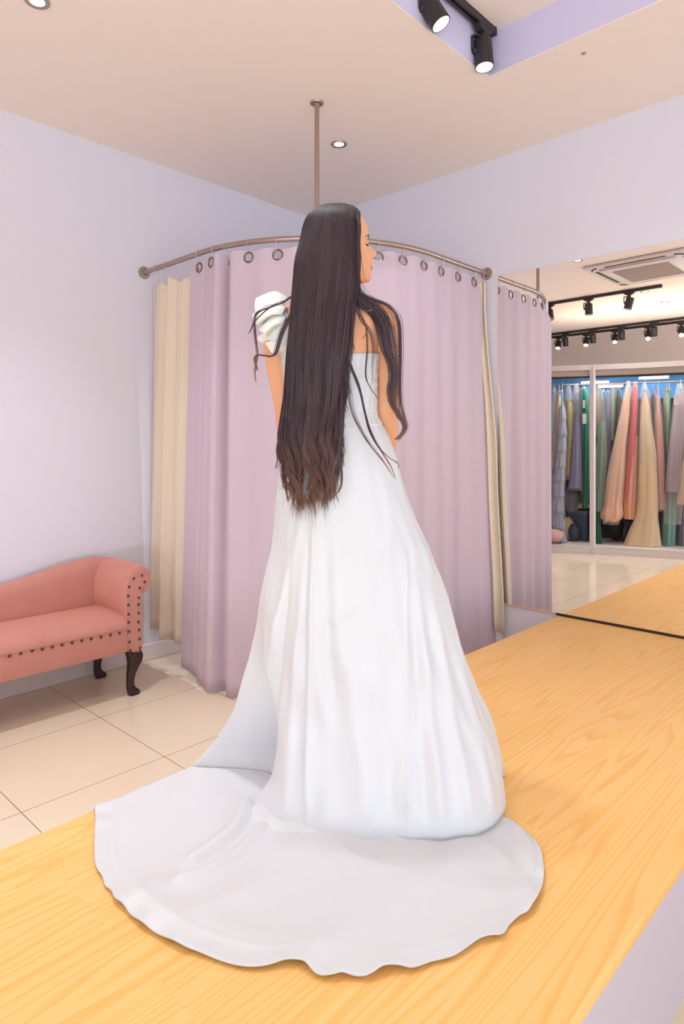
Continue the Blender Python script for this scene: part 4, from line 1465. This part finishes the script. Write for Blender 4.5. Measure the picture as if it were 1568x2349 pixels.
for r in ridges:
    rl_.append((cr([onz(x, y, ZP)[:2] for x, y in r[:4]], 24), r[4], r[5]))
wv = np.random.default_rng(3)
UU = np.linspace(0, 1, NU)
o_u = np.column_stack([np.interp(UU, ol, oc[:, 0]), np.interp(UU, ol, oc[:, 1])])
i_u = np.column_stack([np.interp(UU, kin, ic[:, 0]), np.interp(UU, kin, ic[:, 1])])
for v in np.linspace(0, 1, NVV):
    q = i_u * (1 - v) + o_u * v
    z = np.full(NU, ZP + .006)
    for c, a, w in rl_:
        d = np.min(np.linalg.norm(q[:, None, :] - c[None], axis=2), axis=1)
        z += a * np.exp(-(d / w) ** 2)
    z += .0025 * (1 + np.sin(q[:, 0] * 17 + 3 * np.sin(q[:, 1] * 9)) * np.sin(q[:, 1] * 21 + 1.0)) * (1 - .5 * v)
    z += .006 * sstep(.86, 1.0, v) * (0.5 + .5 * np.sin(UU * 95 + 2 * np.sin(UU * 31)))
    z += .0015 * math.exp(-((v - .90) / .012) ** 2)
    z += .035 * sstep(.12, 0, v) * (UU > .3) * (UU < .97)
    over = np.clip((PX0 + .004) - q[:, 0], 0, None)
    z = np.where(over > 0, np.minimum(z, ZP + .006 - np.clip(over - .003, 0, None) * 2.2), z)
    x = np.where(over > 0, PX0 + .004 - np.minimum(over, .016), q[:, 0])
    P.append([(x[i], q[i, 1], z[i]) for i in range(NU)])
trn = obj('train', MB().grid(P), M['satin'], gown_o, autosmooth=80)
trn.modifiers.new('thick', 'SOLIDIFY').thickness = 0.0025
trn.modifiers['thick'].offset = 1

# pleated ruffle on her left shoulder
inner = [(656, 679, .01), (660, 684, -.02), (655, 692, -.055), (648, 703, -.07), (652, 700, -.055), (655, 705, -.07), (648, 722, -.078), (654, 722, -.062), (655, 728, -.076), (652, 745, -.082), (657, 747, -.066), (655, 760, -.074), (656, 775, -.06), (657, 790, -.07), (659, 802, -.078), (660, 812, -.06), (661, 822, -.074), (662, 832, -.06)]
outr = [(606, 676.5, .03), (592, 681, -.005), (585, 688, -.052), (585.5, 716, -.068), (606, 713, -.02), (579, 721, -.064), (585.5, 744, -.085), (604, 745, -.030), (593, 756, -.072), (607, 766, -.085), (613, 776, -.03), (590, 774, -.01), (595, 785, -.015), (613, 790, -.02), (607, 787, -.045), (625, 813, -.06), (640, 815, -.03), (656, 829, -.06)]
ci, co_ = cr([W(*p) for p in inner], 170), cr([W(*p) for p in outr], 170)
P = []
for u in np.linspace(0, 1, 24):
    P.append([a * (1 - u) + b * u + UP * (.010 * math.sin(PI * u)) - fwd * (.012 * math.sin(PI * u)) for a, b in zip(ci, co_)])
rf = obj('shoulder_ruffle', MB().grid(P), M['ivory'], gown_o, autosmooth=50)
rf['label'] = 'ivory pleated ruffle'
rf.modifiers.new('thick', 'SOLIDIFY').thickness = 0.0012

# ---------------- hair
hm = bpy.data.materials.new('long_dark_hair')
hm.use_nodes = True
nt = hm.node_tree
b = nt.nodes['Principled BSDF']
b.inputs['Roughness'].default_value = 0.38
b.inputs['Specular IOR Level'].default_value = 0.6
at = nt.nodes.new('ShaderNodeAttribute'); at.attribute_name = 'along'
rp = nt.nodes.new('ShaderNodeValToRGB')
e = rp.color_ramp.elements
e[0].position, e[0].color = 0.0, lin(44, 34, 36)
e[1].position, e[1].color = 1.0, lin(150, 106, 84)
k = e.new(.30); k.color = lin(62, 45, 54)
k = e.new(.70); k.color = lin(82, 60, 66)
k = e.new(.90); k.color = lin(116, 82, 72)
nt.links.new(at.outputs['Fac'], rp.inputs[0])
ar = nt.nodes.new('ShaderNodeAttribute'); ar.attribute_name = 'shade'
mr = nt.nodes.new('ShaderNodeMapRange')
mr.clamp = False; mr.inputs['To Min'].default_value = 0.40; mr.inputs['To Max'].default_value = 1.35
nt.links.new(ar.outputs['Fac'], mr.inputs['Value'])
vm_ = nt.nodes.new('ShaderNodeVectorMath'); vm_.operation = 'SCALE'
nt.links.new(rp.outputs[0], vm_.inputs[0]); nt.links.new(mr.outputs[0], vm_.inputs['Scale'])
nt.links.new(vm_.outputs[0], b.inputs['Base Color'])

HV, HFc, HA1, HA2 = [], [], [], []


def strand(pts, r0=.0007, r1=.0002, n=26, shade=None, a0=0.0, a1=1.0):
    p = cr(pts, n)
    sh = random.random() if shade is None else shade
    o = len(HV)
    tvec = np.gradient(p, axis=0)
    tvec /= np.linalg.norm(tvec, axis=1)[:, None] + 1e-9
    for i in range(n):
        t = tvec[i]
        a = np.cross(t, fwd); a /= np.linalg.norm(a) + 1e-9
        bb_ = np.cross(t, a)
        u = i / (n - 1)
        r = r0 * (1 - u) ** .5 + r1 if u > .6 else r0 + r1
        for w in (0, 2.094, 4.189):
            HV.append(p[i] + r * (math.cos(w + .5) * a + math.sin(w + .5) * bb_))
            HA1.append(a0 + (a1 - a0) * u); HA2.append(sh)
        if i:
            q = o + 3 * (i - 1)
            for j in range(3):
                HFc.append((q + j, q + (j + 1) % 3, q + 3 + (j + 1) % 3, q + 3 + j))


def pw(x, xs, ys):
    return float(np.interp(x, xs, ys))


YR = [488, 500, 520, 545, 600, 650, 700, 760, 800, 850, 900, 950, 1000, 1050, 1090, 1120, 1145]
LE = [712, 699, 691, 685, 676, 671, 667, 664, 660, 657, 654, 648, 641, 645, 652, 662, 672]
RE = [826, 826, 824, 823, 824, 822, 813, 806, 801, 797, 793, 787, 781, 779, 774, 768, 758]
LYB = [-.045, -.058, -.070, -.072, -.088, -.104, -.122, -.138, -.142, -.140, -.136, -.134, -.142, -.158, -.168, -.172, -.174]
random.seed(11)
NC = 26
clump = sorted(random.random() for _ in range(NC))
cl_sh = [random.random() for _ in range(NC)]
cl_ph = [random.uniform(0, 6.28) for _ in range(NC)]
cl_len = [random.uniform(1080, 1156) for _ in range(NC)]


def hair_x(u, y):
    return pw(y, YR, LE) + u * (pw(y, YR, RE) - pw(y, YR, LE))


FTOP = [(0, 503), (.03, 495), (.07, 489), (.13, 483), (.22, 478), (.34, 474.5), (.46, 472.5), (.58, 472), (.7, 473), (.8, 475.5), (.88, 479), (.94, 483.5), (1, 492)]
F_H = HS / math.cos(HA)


def dome(u, phi, grow=0.0):
    """point of the hair over the skull: u from the back (0) to the hairline (1), phi from the parting down the near side"""
    ft = (714 + 112 * u - HC) * F_H
    fl_ = (687 + 137 * u - HC) * F_H
    k = abs(phi) / (PI / 2)
    f = ft + (fl_ - ft) * min(1, k) ** .8
    zt_ = (560 - pw(u, [a for a, _ in FTOP], [b for _, b in FTOP])) * HS
    B = .0885 * math.sqrt(max(.02, 1 - ((f + .002) / .104) ** 2)) + grow
    return HO + rgt * (f * math.cos(HA)) - fwd * (B * math.sin(phi)) + UP * ((zt_ + grow) * max(0, math.cos(phi)) ** .9 - .004 * max(0, k - .9))


for i in range(4000):
    u = random.random()
    ci_ = min(range(NC), key=lambda k: abs(clump[k] - u))
    uc = clump[ci_]
    ph = cl_ph[ci_]
    depth = random.random()
    yend = cl_len[ci_] + random.gauss(0, 20)
    if u > .9: yend -= random.choice((0, 120, 220, 300))
    if random.random() < .15: yend -= random.uniform(40, 250)
    jit = random.gauss(0, 1)
    g_ = .001 + .003 * random.random()
    u0 = min(1, max(0, u + .012 * random.gauss(0, 1)))
    pts = [dome(u0, w, g_) for w in (.015 + .03 * random.random(), .25, .55, .9, 1.25)]
    for y in (590, 625, 670, 715, 760, 810, 860, 910, 950, 985, 1015, 1045, 1075, 1100, 1125, 1150):
        if y > yend: break
        k = sstep(900, 1090, y)
        uu = u * (1 - .75 * k) + (uc + .01 * jit) * .75 * k
        x = hair_x(uu, y) + jit * (1.0 + .8 * sstep(520, 800, y))
        x += k * (8.5 * math.sin(y * .042 + ph) + 4.5 * math.sin(y * .09 + ph * 2 + jit * .4)) + 1.2 * math.sin(y * .013 + ph) * sstep(520, 700, y)
        edge = 1 - abs(2 * uu - 1) ** 3
        ly = pw(y, YR, LYB) * (.72 + .28 * edge) if y < 660 else pw(y, YR, LYB) + .012 * (1 - edge)
        ly += -.002 + .016 * depth * sstep(560, 700, y) - .004 * math.cos(ph + y * .02) * sstep(590, 900, y) - k * .010 * math.cos(y * .042 + ph)
        pts.append(W(x, y, ly))
    if len(pts) < 7: continue
    pts.append(W(x + 9 * math.sin(ph * 3 + jit), max(yend, y - 8) + 6 * abs(jit), ly - .003))
    sh_ = min(1, max(0, .45 * cl_sh[ci_] + .55 * random.random()))
    if random.random() < .06: sh_ = 1.25
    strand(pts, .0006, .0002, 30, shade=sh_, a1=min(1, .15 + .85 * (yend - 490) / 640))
# hair combed over to the far side
for i in range(600):
    u = random.random()
    g_ = .001 + .003 * random.random()
    pts = [dome(u, -w, g_) for w in (.0, .25, .55, .9, 1.25, 1.5)]
    pts += [W(hair_x(min(u, .92), 650), 650, .110), W(hair_x(min(u, .9), 720), 720, .03)]
    strand(pts, .0009, .0005, 18, a1=.25)
def lock(path, n, spread, shade=.5, wave=0.0, a0=.3, a1=1.0, r=.0008, taper=.25):
    path = [np.array(p, float) for p in path]
    for i in range(n):
        ox, oy = random.gauss(0, spread), random.gauss(0, spread * .5)
        ph = random.uniform(0, 6.28)
        m = len(path)
        cut = m if random.random() < .7 else max(4, m - 1)
        pts = []
        for k, p in enumerate(path[:cut]):
            f = 1 - (1 - taper) * k / (m - 1)
            pts.append(W(p[0] + ox * f + wave * math.sin(ph + k), p[1] + random.gauss(0, .8), p[2] + oy * f * PXM))
        strand(pts, r, .0002, 30, shade=min(1, max(0, shade + random.gauss(0, .2))), a0=a0, a1=a1)


# thick lock over her right shoulder, with looser outer strands
lock([(790, 620, -.05), (806, 655, -.075), (822, 688, -.09), (848, 708, -.09), (868, 732, -.085), (878, 765, -.09), (885, 800, -.085), (897, 830, -.08), (902, 862, -.075), (896, 895, -.07), (900, 925, -.07), (914, 950, -.07), (926, 970, -.07), (929, 982, -.07), (920, 998, -.07), (908, 1008, -.07)], 110, 8.0, .75, r=.00032)
lock([(792, 625, -.04), (812, 660, -.06), (840, 690, -.07), (862, 706, -.075), (880, 725, -.075), (890, 770, -.08), (897, 815, -.07), (905, 850, -.07), (908, 895, -.07), (905, 930, -.07), (915, 962, -.07)], 40, 10, .8, r=.0003)
lock([(792, 630, -.03), (815, 665, -.045), (850, 684, -.055), (890, 702, -.05), (912, 730, -.045), (917, 780, -.045), (917, 840, -.045), (917, 890, -.05), (920, 930, -.055), (929, 965, -.06), (930, 985, -.06), (914, 1010, -.06)], 30, 5, .9, r=.0003)
lock([(792, 630, -.03), (818, 670, -.05), (865, 700, -.07), (895, 745, -.072), (905, 790, -.06), (912, 840, -.05), (914, 900, -.05), (916, 950, -.05)], 18, 6, .8, r=.0003)
lock([(812, 690, -.10), (830, 735, -.115), (848, 760, -.11), (856, 800, -.115), (853, 840, -.12), (856, 880, -.115)], 10, 5, .6, r=.0004)
# face side
lock([(806, 476, .012), (818, 490, -.04), (825, 520, -.066), (823, 560, -.082), (823, 610, -.086), (825, 650, -.086), (824, 682, -.09), (823, 700, -.092)], 70, 1.6, .45, a0=.1, a1=.4)
lock([(824, 495, -.05), (825, 560, -.075), (829, 600, -.07), (836, 640, -.06)], 2, .6, .5, r=.0004)
# ringlets by the neck
lock([(806, 690, -.115), (816, 712, -.12), (832, 735, -.12), (839, 755, -.12), (838, 768, -.12), (829, 777, -.12)], 14, 1.5, .5, r=.0005)
lock([(820, 680, -.10), (826, 700, -.105), (836, 711, -.11), (846, 713, -.11), (852, 710, -.11)], 16, 1.8, .5, r=.0005)
lock([(808, 700, -.125), (809, 740, -.13), (808, 790, -.13), (806, 830, -.13)], 10, 3, .5, r=.0005)
# strands over the bodice and hip
lock([(797, 820, -.14), (812, 862, -.135), (826, 900, -.135), (836, 945, -.13), (850, 990, -.14), (874, 1035, -.155), (895, 1068, -.16), (907, 1100, -.165)], 14, 2.2, .6, a1=1, r=.0005)
lock([(800, 830, -.14), (822, 880, -.135), (834, 930, -.13), (846, 985, -.14), (868, 1025, -.15), (893, 1050, -.155), (912, 1062, -.15), (915, 1075, -.15)], 8, 1.5, .6, r=.0005)
lock([(793, 850, -.145), (800, 905, -.14), (808, 945, -.14), (826, 985, -.145), (850, 1022, -.155), (880, 1060, -.16), (902, 1095, -.165)], 10, 3.5, .6, r=.0004)
lock([(840, 750, -.115), (842, 800, -.115), (838, 860, -.115), (850, 890, -.115), (868, 915, -.11)], 5, 1.5, .5, r=.0005)
lock([(786, 840, -.13), (784, 900, -.13), (784, 960, -.15), (782, 1000, -.16), (778, 1040, -.17), (783, 1090, -.175), (780, 1120, -.175), (764, 1140, -.178)], 18, 3, .5)
# locks over the ruffle
lock([(668, 680, -.09), (645, 695, -.105), (618, 706, -.11), (592, 716, -.105), (583, 733, -.10), (584, 760, -.09), (587, 790, -.09), (590, 815, -.09), (586, 835, -.09), (584, 855, -.09), (586, 875, -.09)], 16, 1.8, .8, a0=.6, taper=.7, r=.0005)
lock([(668, 720, -.10), (655, 745, -.115), (645, 765, -.115), (638, 790, -.112), (632, 810, -.11), (622, 817, -.108), (605, 815, -.10), (590, 815, -.095), (584, 825, -.095), (588, 840, -.092), (590, 850, -.09)], 42, 2.6, .65, a0=.5, taper=.3, r=.0006)
lock([(650, 690, -.10), (620, 705, -.11), (585, 735, -.10), (574, 758, -.09), (568, 765, -.085)], 5, 1.5, .5, r=.0005)
# stray ends at the left side
lock([(660, 880, -.12), (650, 940, -.125), (642, 985, -.13), (640, 1015, -.14), (650, 1035, -.14)], 30, 3, .5)
lock([(655, 960, -.13), (652, 1020, -.145), (648, 1080, -.155), (655, 1115, -.16), (660, 1148, -.165)], 26, 3, .5)

# inner mass of the hair: a tapering volume that follows the skull and back
mass = []
dm = [[dome(u, w, -.0035) for w in np.linspace(-1.9, 1.9, 41)] for u in np.linspace(0.0, 1.0, 40)]
for y in list(np.linspace(548, 660, 22)) + list(np.linspace(668, 1050, 48)):
    L = pw(y, YR, LE) + 3
    R = pw(y, YR, RE) - (4 if y < 700 else 6)
    k = sstep(600, 690, y)
    yc = .020 * (1 - k) + (pw(y, YR, LYB) + .026) * k
    hd = .082 * (1 - k) + .014 * k * (1 - .6 * sstep(980, 1050, y))
    sq = sstep(1000, 1050, y)
    L, R = L + (R - L) * .12 * sq, R - (R - L) * .18 * sq
    ring = []
    for t in np.linspace(0, 2 * PI, 64, endpoint=False):
        c, s = math.cos(t), math.sin(t)
        x = (L + R) / 2 + (R - L) / 2 * sup(c, .75)
        yy = yc + hd * sup(s, .85)
        yy += .004 * math.sin(x * .55 + .01 * y) * sstep(600, 680, y) * (s < 0)
        ring.append(W(x, y + (12 * math.sin(x * .33) + 8 * math.sin(x * .8)) * sstep(990, 1050, y), yy))
    mass.append(ring)
o = len(HV)
nn_ = 64
for ri, ring in enumerate(mass):
    for p in ring:
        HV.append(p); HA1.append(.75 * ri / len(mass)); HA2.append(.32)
for a in range(len(mass) - 1):
    for i in range(nn_):
        j = (i + 1) % nn_
        HFc.append((o + a * nn_ + i, o + a * nn_ + j, o + (a + 1) * nn_ + j, o + (a + 1) * nn_ + i))
HFc.append(tuple(o + i for i in range(nn_))[::-1])
HFc.append(tuple(o + (len(mass) - 1) * nn_ + i for i in range(nn_)))
o = len(HV)
for r in dm:
    for p in r:
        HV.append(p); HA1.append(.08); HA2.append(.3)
for a in range(len(dm) - 1):
    for i in range(40):
        HFc.append((o + a * 41 + i, o + a * 41 + i + 1, o + (a + 1) * 41 + i + 1, o + (a + 1) * 41 + i))
me = bpy.data.meshes.new('hair')
me.from_pydata([tuple(np.array(p) - np.array(PORG)) for p in HV], [], HFc)
for nm, dat in (('along', HA1), ('shade', HA2)):
    a = me.attributes.new(nm, 'FLOAT', 'POINT')
    a.data.foreach_set('value', np.array(dat, dtype=np.float32))
me.materials.append(hm)
me.polygons.foreach_set('use_smooth', np.ones(len(me.polygons), bool))
me.update()
hair = bpy.data.objects.new('hair', me)
COL.objects.link(hair)
hair.parent = person
